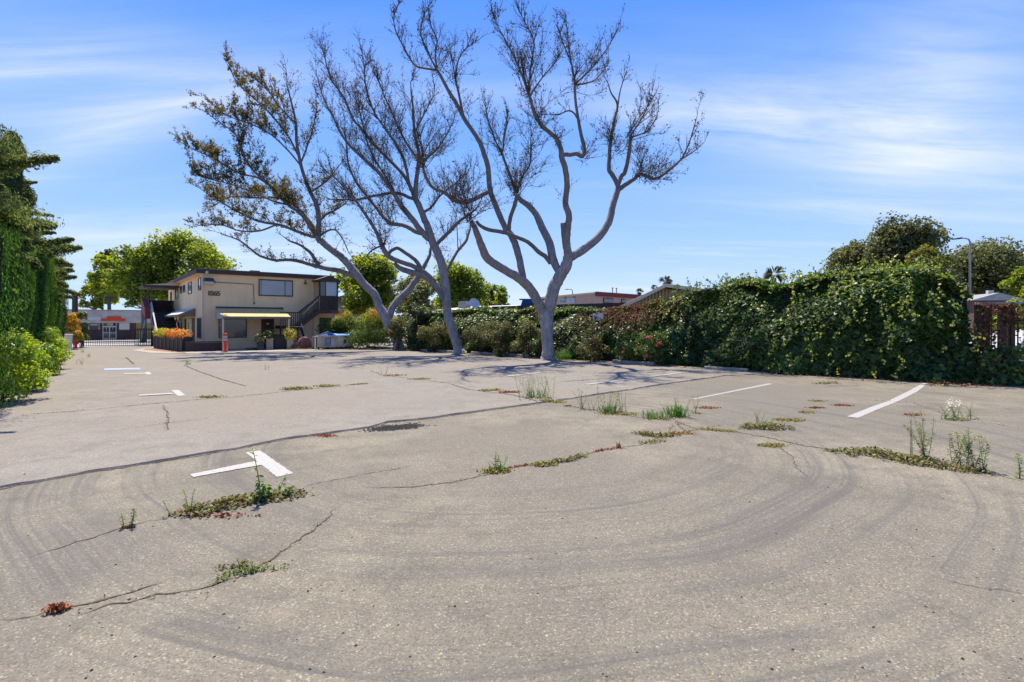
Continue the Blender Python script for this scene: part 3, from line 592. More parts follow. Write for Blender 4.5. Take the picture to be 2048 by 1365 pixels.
# ------------------------------------------------------------------ the three bare trees
def barkmat(name, a, b, c):
    m = mat(name, a, .85, 0, 0, 1, .5, 26, None, .25); t = m.node_tree; L = t.links.new; bs = t.nodes['Principled BSDF']
    tcn = t.nodes.new('ShaderNodeTexCoord'); mp = t.nodes.new('ShaderNodeMapping'); mp.inputs['Scale'].default_value = (1, 1, .28); L(tcn.outputs['Object'], mp.inputs[0])
    n1 = t.nodes.new('ShaderNodeTexNoise'); n1.inputs['Scale'].default_value = 9; n1.inputs['Detail'].default_value = 8; n1.inputs['Roughness'].default_value = .7; L(mp.outputs[0], n1.inputs['Vector'])
    n2 = t.nodes.new('ShaderNodeTexNoise'); n2.inputs['Scale'].default_value = 1.6; n2.inputs['Detail'].default_value = 5; L(tcn.outputs['Object'], n2.inputs['Vector'])
    cr = t.nodes.new('ShaderNodeValToRGB'); e = cr.color_ramp.elements; e[0].position = .35; e[0].color = (*b, 1); e[1].position = .66; e[1].color = (*a, 1); L(n1.outputs[0], cr.inputs[0])
    r = t.nodes.new('ShaderNodeMapRange'); r.inputs[1].default_value = .5; r.inputs[2].default_value = .68; L(n2.outputs[0], r.inputs[0])
    mx = t.nodes.new('ShaderNodeMix'); mx.data_type = 'RGBA'; L(r.outputs[0], mx.inputs[0]); L(cr.outputs[0], mx.inputs[6]); mx.inputs[7].default_value = (*c, 1)
    # thin wood is browner than the trunk, with silhouette darkness put into its colour
    at = t.nodes.new('ShaderNodeAttribute'); at.attribute_name = 'girth'; gr = t.nodes.new('ShaderNodeMapRange'); gr.inputs[1].default_value = .09; gr.inputs[2].default_value = .30; L(at.outputs['Fac'], gr.inputs[0])
    m4 = t.nodes.new('ShaderNodeMix'); m4.data_type = 'RGBA'; L(cr.outputs[0], m4.inputs[6]); m4.inputs[7].default_value = (.085, .066, .055, 1); m4.inputs[0].default_value = .72
    m5 = t.nodes.new('ShaderNodeMix'); m5.data_type = 'RGBA'; L(gr.outputs[0], m5.inputs[0]); L(m4.outputs[2], m5.inputs[6]); L(mx.outputs[2], m5.inputs[7])
    # cracks, knots and old scars
    v = t.nodes.new('ShaderNodeTexVoronoi'); v.feature = 'DISTANCE_TO_EDGE'; v.inputs['Scale'].default_value = 7; mp2 = t.nodes.new('ShaderNodeMapping'); mp2.inputs['Scale'].default_value = (1.6, 1.6, .45); L(tcn.outputs['Object'], mp2.inputs[0]); nz = t.nodes.new('ShaderNodeTexNoise'); nz.inputs['Scale'].default_value = 5; L(tcn.outputs['Object'], nz.inputs['Vector'])
    ma = t.nodes.new('ShaderNodeMix'); ma.data_type = 'VECTOR'; ma.inputs[0].default_value = .12; L(mp2.outputs[0], ma.inputs[4]); L(nz.outputs['Color'], ma.inputs[5]); L(ma.outputs[1], v.inputs['Vector'])
    vr = t.nodes.new('ShaderNodeMapRange'); vr.inputs[1].default_value = .0; vr.inputs[2].default_value = .07; vr.inputs[3].default_value = .55; vr.inputs[4].default_value = 0; L(v.outputs['Distance'], vr.inputs[0])
    m6 = t.nodes.new('ShaderNodeMix'); m6.data_type = 'RGBA'; L(vr.outputs[0], m6.inputs[0]); L(m5.outputs[2], m6.inputs[6]); m6.inputs[7].default_value = (.13, .11, .10, 1)
    L(m6.outputs[2], bs.inputs['Base Color']); return m
M['bark'] = barkmat('pale_grey_bark', (.46, .42, .41), (.20, .18, .185), (.28, .24, .22))
M['twig'] = mat('grey_brown_twig', (.085, .062, .05), .9, 0, .3, 4)
LMdead = leafmat('withered_leaf', [(0, (.035, .022, .014)), (.5, (.09, .058, .035)), (.85, (.16, .10, .055)), (1, (.14, .13, .04))], .8, .15, .1)
LMolive = leafmat('olive_leaf', [(0, (.06, .045, .02)), (.4, (.12, .10, .028)), (.8, (.17, .16, .035)), (1, (.17, .12, .035))], .7, .3, .2)
LMgreen = leafmat('dark_green_leaf', [(0, (.030, .035, .012)), (.6, (.055, .062, .016)), (1, (.10, .095, .025))], .6, .3, .3)

def perp(d):
    a = d.orthogonal().normalized(); b = d.cross(a).normalized(); th = random.uniform(0, 2*PI); return a*math.cos(th)+b*math.sin(th)
class Tree:
    def __init__(s, name, label, base, D):
        s.D = D; s.root = empty(name, G(*base), 0, label, 'tree', 'bare grey trees along the hedge'); s.nodes = []; s.tw = MB(); s.lp = []; s.ln = []; s.first = True; s.lk = 1.0; s.knots = MB()
    def limb(s, pts, dk=0.0, name='limb', tw=0, tlen=1.2, spread=.8, upb=.5, leaf=1.0):
        """pts (px, py, radius px); dk metres towards or away from the camera over the limb's length"""
        if s.nodes:
            d0 = min(s.nodes, key=lambda q: (q[0]-pts[0][0])**2+(q[1]-pts[0][1])**2)[2]
        else: d0 = s.D
        n = len(pts); acc = [0]
        for i in range(1, n): acc.append(acc[-1]+math.hypot(pts[i][0]-pts[i-1][0], pts[i][1]-pts[i-1][1]))
        q = []; r = []
        for i, (px, py, rr) in enumerate(pts):
            D = d0+dk*(acc[i]/acc[-1])**1.2; q.append(P(px, py, D)); r.append(rr/F*D); s.nodes.append((px, py, D))
        if s.first: q[0].z = -.06
        q, r = smoothpath(q, r, 5)
        for i in range(1, len(q)-1):
            w = r[i]*.06; q[i] = q[i]+Vector((random.uniform(-w, w), random.uniform(-w, w), random.uniform(-w, w))); r[i] *= random.uniform(.97, 1.04)
        ns = 14 if r[0] > .15 else (9 if r[0] > .06 else 6)
        mb = MB().tube(q, r, ns); o = mb.build('trunk' if s.first else name, M['bark'], s.root, True, True); at = o.data.attributes.new('girth', 'FLOAT', 'POINT'); at.data.foreach_set('value', np.repeat(np.array(r, dtype=np.float32), ns))
        s.first = False
        if tw:
            L = acc[-1]/F*s.D; N = int(tw*L*1.9)
            for _ in range(N):
                t = random.uniform(.12, 1)**.75; i = min(len(q)-2, int(t*(len(q)-1))); d = (q[i+1]-q[i]).normalized()
                if r[i] > .13 and random.random() < .7: continue
                dd = (d*.55+perp(d)*random.uniform(.35, spread)+Vector((0, 0, upb))).normalized(); s.twig(q[i], dd, tlen*random.uniform(.45, 1.15)*(1.1-.4*t), .016, 0, leaf)
            s.twig(q[-1], ((q[-1]-q[-3]).normalized()+Vector((0, 0, .25))).normalized(), tlen, max(r[-1]*.9, .012), 0, leaf)
        return q
    def twig(s, p, d, L, r, lv, leaf):
        k = 5 if lv == 0 else 4; q = [p]; dd = d.copy(); st = L/(k-1)
        for i in range(k-1):
            dd = (dd+Vector((random.gauss(0, .20), random.gauss(0, .20), random.gauss(.06, .16)))).normalized(); q.append(q[-1]+dd*st)
        s.tw.tube(q, [r*(1-.75*i/(k-1)) for i in range(k)], 3, False)
        if lv < 2:
            n = int(L*(5.6 if lv == 0 else 5.2)+random.random())
            for _ in range(n):
                t = random.uniform(.2, 1); i = min(k-2, int(t*(k-1))); b = q[i].lerp(q[i+1], t*(k-1)-i)
                e = (q[i+1]-q[i]).normalized(); e = (e*.8+perp(e)*random.uniform(.3, .75)+Vector((0, 0, .25))).normalized()
                s.twig(b, e, L*random.uniform(.26, .5), r*.52, lv+1, leaf)
        if lv >= 1:
            n = int(s.lk*leaf*random.uniform(.2, 1.7)*(1 if lv == 2 else 1.2)+random.random()*.6)
            for _ in range(n):
                i = random.randrange(1, k); s.lp.append(tuple(q[i]+Vector((random.gauss(0, .05), random.gauss(0, .05), random.gauss(-.02, .05))))); s.ln.append((random.gauss(0, 1), random.gauss(0, 1), random.gauss(0, 1)))
    def broom(s, px, py, n, L, up=(0, 0, 1), wide=1.0, leaf=1.0, ball=.26):
        """dense sprouts breaking out of an old pollard knot, with dead leaves caught in it"""
        D = min(s.nodes, key=lambda q: (q[0]-px)**2+(q[1]-py)**2)[2]; c = P(px, py, D); u_ = Vector(up).normalized()
        for _ in range(int(n*.6)):
            d = (u_*random.uniform(.4, 1.1)+perp(u_)*random.uniform(.1, wide*1.35)).normalized()
            s.twig(c+Vector((random.gauss(0, .08), random.gauss(0, .08), random.gauss(0, .14))), d, L*random.uniform(.45, 1.1), .017, 0, leaf)
        for _ in range(int(n*2.2)):
            d = perp(u_)*random.uniform(.4, 1)+u_*random.uniform(-.5, .6); q0 = c+Vector((random.gauss(0, .10), random.gauss(0, .10), random.gauss(0, .18))); s.tw.tube([q0, q0+d*random.uniform(.12, .3), q0+d*random.uniform(.3, .5)+Vector((0, 0, random.uniform(-.1, .15)))], [.011, .007, .004], 3, False)
        for _ in range(int(26*ball/.26)):
            s.lp.append(tuple(c+Vector((random.gauss(0, ball*.75), random.gauss(0, ball*.75), random.gauss(0, ball*1.1))))); s.ln.append((random.gauss(0, 1), random.gauss(0, 1), random.gauss(0, 1)))
    def finish(s, lm, size=.10):
        s.tw.build('twigs', M['twig'], s.root, True); 
        n = len(s.lp); leafmesh('leaves', np.array(s.lp), np.array(s.ln), size*(.45+.9*RNG.random(n)), .55, .5, None, lm, s.root)
Z = lambda s, ox=0, oy=0, k=1: None
# --- right tree
T3 = Tree('bare_tree', 'widest-spreading bare grey tree with forked trunk, rightmost in front of the ivy hedge', (1096, 721), 23.6)
T3.limb([(1097,722,17.5),(1096.5,716,14),(1096,708,12.3),(1095,680,11.6),(1093,648,13),(1092,630,15),(1092,614,10),(1092,603,4)], 0)
T3.limb([(1090,640,8),(1085,622,10),(1078,609,9.8),(1064,583,9.6),(1045,562,9.8),(1025,549,8.6),(995,532,8),(974,516,8.6),(962.6,491,7.4),(950,457,5.8),(942,444,4.2)], -2.6)
T3.limb([(1048,566,6),(1043,540,7),(1033.6,499,7),(1022.5,471,6.8),(1011,457,6),(992,413,5.6),(980,380,5.3),(976,335,5),(968,308,5),(957,280,4.5),(928,237,4),(914,209,3.6),(895,178,3.3),(880,150,2.9),(872,138,2.2)], 2.2, tw=.7)
T3.limb([(1020,468,4),(1018,458,4.2),(1021,435,4),(1031,405,4),(1034,388,3.4)], -.6)
T3.limb([(979,384,4),(968,388,4.6),(957,394,4.8),(932,405,4.8),(908,400,4.2),(889,385,3.7),(865,375,3),(849,348,2.6),(846,330,2)], -2.2, tw=2.2, tlen=1.5)
T3.limb([(926,230,2.6),(921,205,2.4),(917,185,2.3),(911,160,2)], .8, tw=2)
T3.limb([(1094,640,9),(1100,611,12.6),(1109,574,12.2),(1122,549,11.8),(1133,530,11.2),(1136,515,9.6),(1135,500,8),(1133,480,7.4),(1136,452,6.6),(1138,430,6.3),(1131,407,6),(1134,366,5.6),(1130,336,5.7),(1123,314,5.4),(1122,301,5),(1115,281,4.6),(1106,271,4.4),(1086,254,4),(1074,237,3.6),(1067,222,3.4),(1062,202,3.2),(1054,178,3)], -2.0, tw=.5)
T3.limb([(1131,498,5),(1128,472,5.4),(1126,446,5.2)], -.25, 'stub')
T3.limb([(1123,313,4.4),(1131,309,4.4),(1140,310,4.2),(1153,308,4.2),(1163,313,4.6),(1167,308,4.4),(1168,295,4),(1162,269,3.5),(1156,237,3),(1152,210,2.8),(1149,178,2.7),(1150,167,2)], 1.6, tw=.6)
T3.limb([(1154,236,1.8),(1147,226,1.8),(1136,222,1.7),(1118,230,1.4)], -.8, tw=3, tlen=1)
T3.limb([(1118,545,6.5),(1107,521,8.5),(1098,485,7.9),(1084,455,7.4),(1072.6,430,6.5),(1056,411,5.8),(1042,401,5),(1033,388,3.6),(1025,365,3),(1012,330,2.6),(1004,307,2)], 2.6, tw=1.2, tlen=1.4)
T3.limb([(1032,388,2.4),(1046,352,2.2),(1060,328,2),(1062,290,1.6)], 1.0, tw=3, tlen=1.3)
T3.limb([(1101,528,4),(1091,514,4.6),(1078,505,4.4),(1056,485,4),(1031,474,3.6),(1011,466,4),(978,460,3.8),(961,452,3.4),(953,443,2.8)], -2.0)
T3.limb([(1137,522,6.5),(1147,512,8),(1164,502,8.2),(1195,477,7.8),(1217,446,7.1),(1225.6,413,6.2),(1234,385,5.8),(1236,372,5),(1226,352,4.5),(1218,339,4.2),(1219,313,3.9),(1221,284,3.6),(1228,243,3),(1235,210,2.2),(1222,186,1.4),(1215,164,.9)], 1.8, tw=.5)
T3.limb([(1236,372,4),(1243,353,4.2),(1250,345,4.2),(1257,313,3.8),(1262,269,3)], -1.2)
T3.limb([(1236,382,4.5),(1248,372,4.4),(1268,359,3.8),(1280,348,3.6),(1298,356,3),(1314,357,2.8),(1341,339,2.4),(1364,316,1.9),(1379,284,1.4),(1390,248,.9)], -2.2, tw=3.2, tlen=1.1, upb=.3, leaf=1.3)
T3.limb([(1364,318,1.4),(1385,305,1.2),(1402,291,.8)], -.5, tw=3, tlen=.7)
T3.limb([(1236,210,1.6),(1240,184,1.3),(1247,160,1),(1254,142,.8)], .3, tw=3, tlen=.8)
for pts in ([(872,140,2.2),(849,137,2),(828,129,1.9),(806,92,1.6),(791,61,1.3),(788,34,1),(798,5,.8)], [(873,138,2),(871,108,1.6),(874,80,1.4),(862,52,1.2),(856,20,1)], [(873,138,1.8),(855,105,1.6),(842,70,1.4),(846,36,1.2),(862,5,1)],
            [(911,160,1.8),(917,120,1.5),(935,95,1.2),(957,80,.8)], [(1054,178,2.4),(1036,131,1.8),(1016,90,1.4),(995,52,1),(986,30,.7)], [(1056,180,2.2),(1062,130,1.6),(1068,84,1.2),(1050,45,.9),(1038,23,.6)], [(1058,195,2),(1085,155,1.6),(1112,123,1.2),(1120,98,.8)],
            [(1150,168,2),(1142,125,1.5),(1124,82,1),(1118,60,.7)], [(1150,168,1.8),(1140,110,1.4),(1134,60,.9),(1132,40,.6)], [(1151,168,2),(1183,137,1.6),(1215,96,1.2),(1235,58,.8)], [(1152,170,1.6),(1190,160,1.2),(1218,125,.9)], [(1262,270,1.8),(1285,235,1.4),(1297,207,1),(1303,190,.7)], [(1262,275,1.6),(1295,262,1.3),(1315,231,.9)], [(1004,307,1.8),(989,278,1.5),(975,235,1.1),(970,205,.7)], [(1004,307,1.6),(1010,270,1.3),(1016,230,.8)]):
    T3.limb(pts, random.uniform(-1.3, 1.3), 'branch', tw=5.0, tlen=.85, leaf=.9)
for (px, py, n, L, up) in [(942,440,24,2.0,(-.2,0,1)), (1033,388,22,1.9,(-.2,0,1)), (1004,310,18,1.9,(-.25,0,1)), (1020,372,14,1.5,(.5,.2,1)), (873,140,13,1.6,(-.2,0,1)), (911,160,14,1.8,(.3,0,1)), (846,330,12,2.6,(-.1,0,1)), (1074,240,16,1.7,(-.4,0,1)), (1056,182,20,2.2,(-.1,0,1)), (1082,250,12,1.4,(.7,0,.9)), (1150,170,16,2.0,(.3,0,1)), (1168,312,12,1.0,(.6,0,.6)),
                          (1221,284,22,1.4,(-.2,0,1)), (1262,270,16,1.7,(.5,0,1)), (1278,346,26,1.4,(.7,0,.7)), (1296,354,14,1.3,(.9,0,.5)), (1236,300,12,1.3,(.3,.3,1)), (930,408,16,1.6,(-.2,0,1)), (908,400,14,1.6,(-.1,0,1)), (1060,300,12,1.6,(.4,0,1)), (1118,288,8,1.2,(.4,0,1))]:
    T3.broom(px, py, n, L, up, .9, .9, .2)
T3.finish(LMdead, .085)
# --- middle tree
T2 = Tree('bare_tree', 'bare grey tree with one dense twiggy crown, between two barer neighbours', (920, 708.5), 28.4)
T2.limb([(921,709.5,14.5),(919.5,705,11.5),(917,698,9.8),(911.6,682,9.2),(900,647,9),(894,620,8.3),(893,594,8.6),(889.7,563,8.6),(883,528,8.4),(872,499,8.3),(863,479,7.8),(856,455,7),(848,437,6.6),(838,411,6.2),(831,396,5.4),(832,367,4.5),(837,329,4),(838,308,3.4),(829,266,2.8),(826,216,2),(822,180,1.3)], 1.0, tw=.8, tlen=2)
T2.limb([(832,398,4),(823,380,4),(812,358,3.6),(797,339,3.3),(775,317,3.1),(750,291,2.9),(725,260,2.7),(706,238,2.4),(690,200,2),(674,176,1.7),(662,158,1.4),(649,115,.9),(645,98,.6)], 3.0, tw=4.4, tlen=1.7)
T2.limb([(828,395,3.4),(818,365,3),(813,339,2.8),(804,310,2.6),(785,279,2.3),(768,255,2),(744,216,1.6),(731,169,1.2),(728,128,.7)], -2.0, tw=4.6, tlen=1.7)
T2.limb([(832,398,3.4),(819,396,3.4),(804,389,3.2),(785,386,3),(766,389,2.8),(734,395,2.4),(709,402,2)], -1.4, tw=4.2, tlen=1.4)
T2.limb([(861,480,6),(853,474,6.2),(845,465,6),(835,453,5.6),(826,440,5.4),(804,414,5.2),(785,383,4.1),(760,348,3.5),(747,336,3.2),(719,310,2.9),(700,292,2.7),(681,266,2.2),(665,232,1.8),(650,204,1.3),(640,176,.8)], -3.0, tw=4.0, tlen=1.6)
T2.limb([(845,467,4.6),(832,464,4.5),(810,452,4.1),(790,449,4),(779,446,4),(763,430,3.1),(744,405,2.8),(716,370,2.5),(705,350,2.2),(697,329,1.9),(694,305,1.4),(690,270,.9)], 2.4, tw=4.0, tlen=1.5)
T2.limb([(894,612,4.5),(883,592,5),(872,572,6),(863,563,6.4),(843.5,550,6.4),(821.5,545,6),(799.6,537,5),(788.6,526,3.2)], -.8)
T2.limb([(870,564,4.6),(850,546,5),(824,532,4.6),(799.6,523.5,4.6),(780,515,5),(769,501.5,5),(763,488,4.6),(753,465,3.6),(738,440,3.1),(716,408,2.6),(697,386,2.2),(676,362,1.7),(655,345,1.1)], -2.6, tw=2.8, tlen=1.5)
T2.limb([(846,545,3.8),(835,526,4),(826,517,3.8),(810.5,506,3.6),(795,497,3.4),(782,502.6,3.3),(776.5,510,2.8)], -.6)
T2.limb([(891,548,2.6),(903,523.5,3),(916,501.5,3),(931,484,3),(936,470,2.6),(940,458,2.3)], 1.6, tw=1.5, tlen=.8)
T2.limb([(916,501,1.2),(915,478,1),(914,453,.9)], .2)
T2.limb([(872,490,3.8),(885,477,4),(898.5,464,3.6),(920,442,3.2),(940,428,2.4),(952,418,1.6)], -1.6, tw=3.4, tlen=1.3)
T2.limb([(846,425,3),(862,415,2.4),(880,392,1.9),(905,372,1.4),(935,345,1)], 1.6, tw=4.2, tlen=1.2)
T2.limb([(838,330,3),(852,318,2.6),(872,300,2),(892,272,1.5),(908,240,1)], 1.0, tw=5, tlen=1.3)
T2.limb([(836,320,2.6),(812,285,2.2),(790,240,1.7),(770,195,1.2),(752,150,.7)], -.8, tw=5, tlen=1.4)
T2.limb([(829,266,2),(850,225,1.6),(868,190,1.1)], .8, tw=5, tlen=1.2)
T2.limb([(800,405,2.4),(775,360,2),(742,305,1.6),(724,245,1.2),(712,195,.8)], 1.8, tw=5, tlen=1.4)
T2.limb([(763,492,2),(745,500,1.8),(735,512,1.4),(742,520,1)], -.4, tw=2.5, tlen=.7)
for (px, py, n, L, up) in [(838,318,14,2.6,(.1,0,1)), (846,326,8,1.8,(.6,0,.8)), (804,412,14,1.7,(-.3,0,1)), (780,446,14,1.6,(-.3,0,1)), (763,488,14,1.3,(-.5,0,.8)), (709,402,14,1.5,(-.6,0,.7)), (831,396,12,1.4,(.4,0,1)), (865,415,8,1.3,(.2,0,1)), (890,470,10,1.1,(.3,0,1)), (884,525,8,.9,(-.3,0,.8)), (697,386,12,1.5,(-.5,0,.9)), (750,291,10,1.5,(-.4,0,1))]:
    T2.broom(px, py, n, L, up, .85, 1.0, .2)
T2.finish(LMdead, .085)
# --- left tree, still in leaf
T1 = Tree('bare_tree', 'leaning grey tree still carrying olive leaves, nearest the dumpster', (801, 701.5), 32.4); T1.lk = 1.2
T1.limb([(803,702.5,15.5),(801,698.5,12),(797,690,10.2),(791,673,9.8),(777.6,649,10.2),(769,631,9.6),(758,613,8.6),(749,589,7.7),(731,572,7.6),(714,552,8),(696,528,7.2),(679,512,6.7),(659,497,6.5),(645,485,6.4),(637,478,5.6),(637,460,5),(638,444,5),(634,412,4.8),(626,395,4),(619,380,3.6),(606,346,3.3),(598,312,3),(593,282,2.8),(592,248,2.4),(584,210,1.8),(575,175,1.1)], -1.0, tw=1.6, tlen=1.6, leaf=1.4)
T1.limb([(776,646,6),(779,634,6.8),(784,618,7),(797,600,7),(817,581,6.5),(826,568,6.3),(835,556,6),(843,545,5.2),(848,533,4),(859,512.5,3),(861,497,2.4)], 1.6, 'limb', tw=.8, tlen=.9)
T1.limb([(716,556,5),(706,552,5.4),(696,548,5.2),(674,541,5),(654.5,538,4.6),(637,534,4),(615,528,3.5),(593,522,3.2),(573,520,3),(549,521,2.6),(518,511,2.2),(501,498,1.9),(478,481,1.5),(451,471,1)], -2.4, tw=3.0, tlen=.8, upb=.3, leaf=1.5)
T1.limb([(638,532,3.4),(628,516,3.4),(619,504,3),(600,490.5,2.2),(580,483,1.6)], -.6, tw=3, tlen=.8, leaf=1)
T1.limb([(598,314,2.2),(586,290,2),(575.6,272,1.9),(549,238,1.8),(525,212,1.6),(501,191,1.4),(471,161,1.1),(458,128,.7)], 2.4, tw=4.2, tlen=1.4, leaf=4.2)
T1.limb([(600,330,2),(575,300,1.8),(540,268,1.6),(505,250,1.3),(470,238,1),(440,222,.7)], -1.8, tw=4.2, tlen=1.4, leaf=4.4)
T1.limb([(636,474,3.4),(626,464,3.4),(609,437,3),(592,421,2.8),(575.6,410,2.7),(542,373,2.4),(508,343,2.1),(485,309,1.8),(471,269,1.4),(434,242,.9)], -2.6, tw=4.2, tlen=1.4, leaf=4.6)
T1.limb([(634,474,3.2),(623,473,3.2),(596,464,3),(562,451,2.6),(522,444,2.3),(488,430,2),(451,410,1.6),(428,395,1.2),(408,383,.8)], 1.0, tw=4.4, tlen=1.3, leaf=4.6)
T1.limb([(634,472,3),(622,447,2.8),(596,417,2.6),(562,397,2.3),(530,396,2),(500,396,1.7),(462,394,1.4),(427,412,1)], 2.6, tw=4.2, tlen=1.3, leaf=4.2)
T1.limb([(542,374,2),(515,356,1.9),(490,350,1.8),(471,343,1.7),(445,328,1.4),(427,316,1.2),(405,307,1),(386,299,.7)], -.8, tw=4.6, tlen=1.3, leaf=5.2)
T1.limb([(575,410,2),(545,402,1.8),(505,385,1.5),(465,370,1.2),(425,360,1),(396,352,.7)], -1.8, tw=4.4, tlen=1.2, leaf=4.6)
T1.limb([(600,330,2),(612,300,1.6),(625,260,1.2),(634,215,.8)], 1.5, tw=4, tlen=1.3, leaf=1.6)
T1.limb([(622,384,2.2),(650,365,1.8),(668,345,1.4)], .8, tw=4, tlen=1.0, leaf=3)
T1.limb([(634,450,2.4),(652,430,2),(672,420,1.6),(690,408,1.1)], 1.8, tw=5, tlen=1.0, leaf=4.5)
T1.limb([(638,474,2.2),(655,462,2),(672,461,1.8),(686,480,1.4),(695,500,1)], -1.4, tw=3, tlen=.9, leaf=1)
T1.limb([(556,448,2),(520,462,1.7),(480,462,1.4),(440,450,1),(400,452,.7)], -1.8, tw=4, tlen=1.0, leaf=4)
T1.limb([(590,246,1.8),(560,215,1.5),(535,180,1.1),(512,160,.7)], -1.2, tw=4.5, tlen=1.2, leaf=3.6)
for (px, py, n, L, up) in [(637,478,14,1.2,(-.5,0,.8)), (634,412,14,1.2,(-.2,0,.9)), (637,534,10,.8,(-.3,0,.8)), (619,380,12,1.2,(.2,0,1))]: T1.broom(px, py, n, L, up, .9, 2.2, .2)
T1.finish(LMolive, .105)
# ------------------------------------------------------------------ ivy over the fence along the car park
LMivy = leafmat('ivy_leaf', [(0, (.016, .036, .010)), (.3, (.045, .085, .022)), (.5, (.078, .145, .032)), (.75, (.135, .21, .042)), (.9, (.21, .27, .05)), (1, (.32, .35, .065))], .42, .40, .36)  # own greens, plus shaded gaps in the darkest stop and sunlight in the palest
LMdry = leafmat('dry_ivy_leaf', [(0, (.07, .035, .022)), (.5, (.15, .075, .04)), (.8, (.20, .085, .035)), (1, (.09, .10, .03))], .7, .25, .2)
LMshrub = leafmat('shrub_leaf', [(0, (.05, .055, .024)), (.5, (.10, .115, .034)), (.8, (.15, .14, .04)), (1, (.21, .14, .06))], .5, .35, .3)
LMphot = leafmat('reddening_leaf', [(0, (.05, .08, .022)), (.35, (.10, .15, .03)), (.62, (.26, .27, .04)), (.8, (.46, .22, .05)), (1, (.50, .10, .06))], .6, .4, .25)
LMbright = leafmat('bright_green_leaf', [(0, (.10, .18, .026)), (.5, (.19, .29, .035)), (1, (.34, .40, .055))], .4, .42, .4)
LMrose = leafmat('rose_petal', [(0, (.55, .04, .12)), (.6, (.70, .09, .22)), (1, (.75, .30, .38))], .6, .3)
M['stem'] = mat('brown_stem', (.10, .07, .045), .9, 0, .4, 8); M['core'] = mat('inner_shade', (.018, .02, .011), 1, 0, .6, 7)  # core colour is the shade inside the foliage, painted near black
FB = [G(*p) for p in [(640,694.5),(760,699),(845,703.5),(1035,713),(1180,723),(1330,732),(1560,749),(1850,766.5),(1958,769)]]
FL = [0]
for i in range(1, len(FB)): FL.append(FL[-1]+(FB[i]-FB[i-1]).length)
def hp(s):
    s = min(max(s, 0), FL[-1]-1e-4)
    for i in range(len(FL)-1):
        if s <= FL[i+1]: t = (s-FL[i])/(FL[i+1]-FL[i]); p = FB[i].lerp(FB[i+1], t); d = (FB[i+1]-FB[i]).normalized(); return p, d
def s_at(px):
    for k in range(4000):
        s = FL[-1]*k/4000; p, _ = hp(s)
        if CX+F*p.x/p.y >= px: return s
    return FL[-1]
TOPS = [(640,632),(800,622),(860,624),(940,620),(1040,622),(1100,622),(1180,616),(1260,614),(1300,606),(1330,592),(1380,579),(1440,570),(1520,566),(1600,560),(1680,552),(1760,545),(1820,541),(1880,545),(1925,556),(1950,580),(1962,592)]
_sx = np.linspace(0, FL[-1], 300); _pt = np.array([hp(s)[0][:] for s in _sx]); _dr = np.array([hp(s)[1][:] for s in _sx])
_tops = np.interp(CX+F*_pt[:, 0]/_pt[:, 1], [a for a, b in TOPS], [b for a, b in TOPS])
_topz = CH-(_tops-HZ)/F*(_pt[:, 1]+1.2)
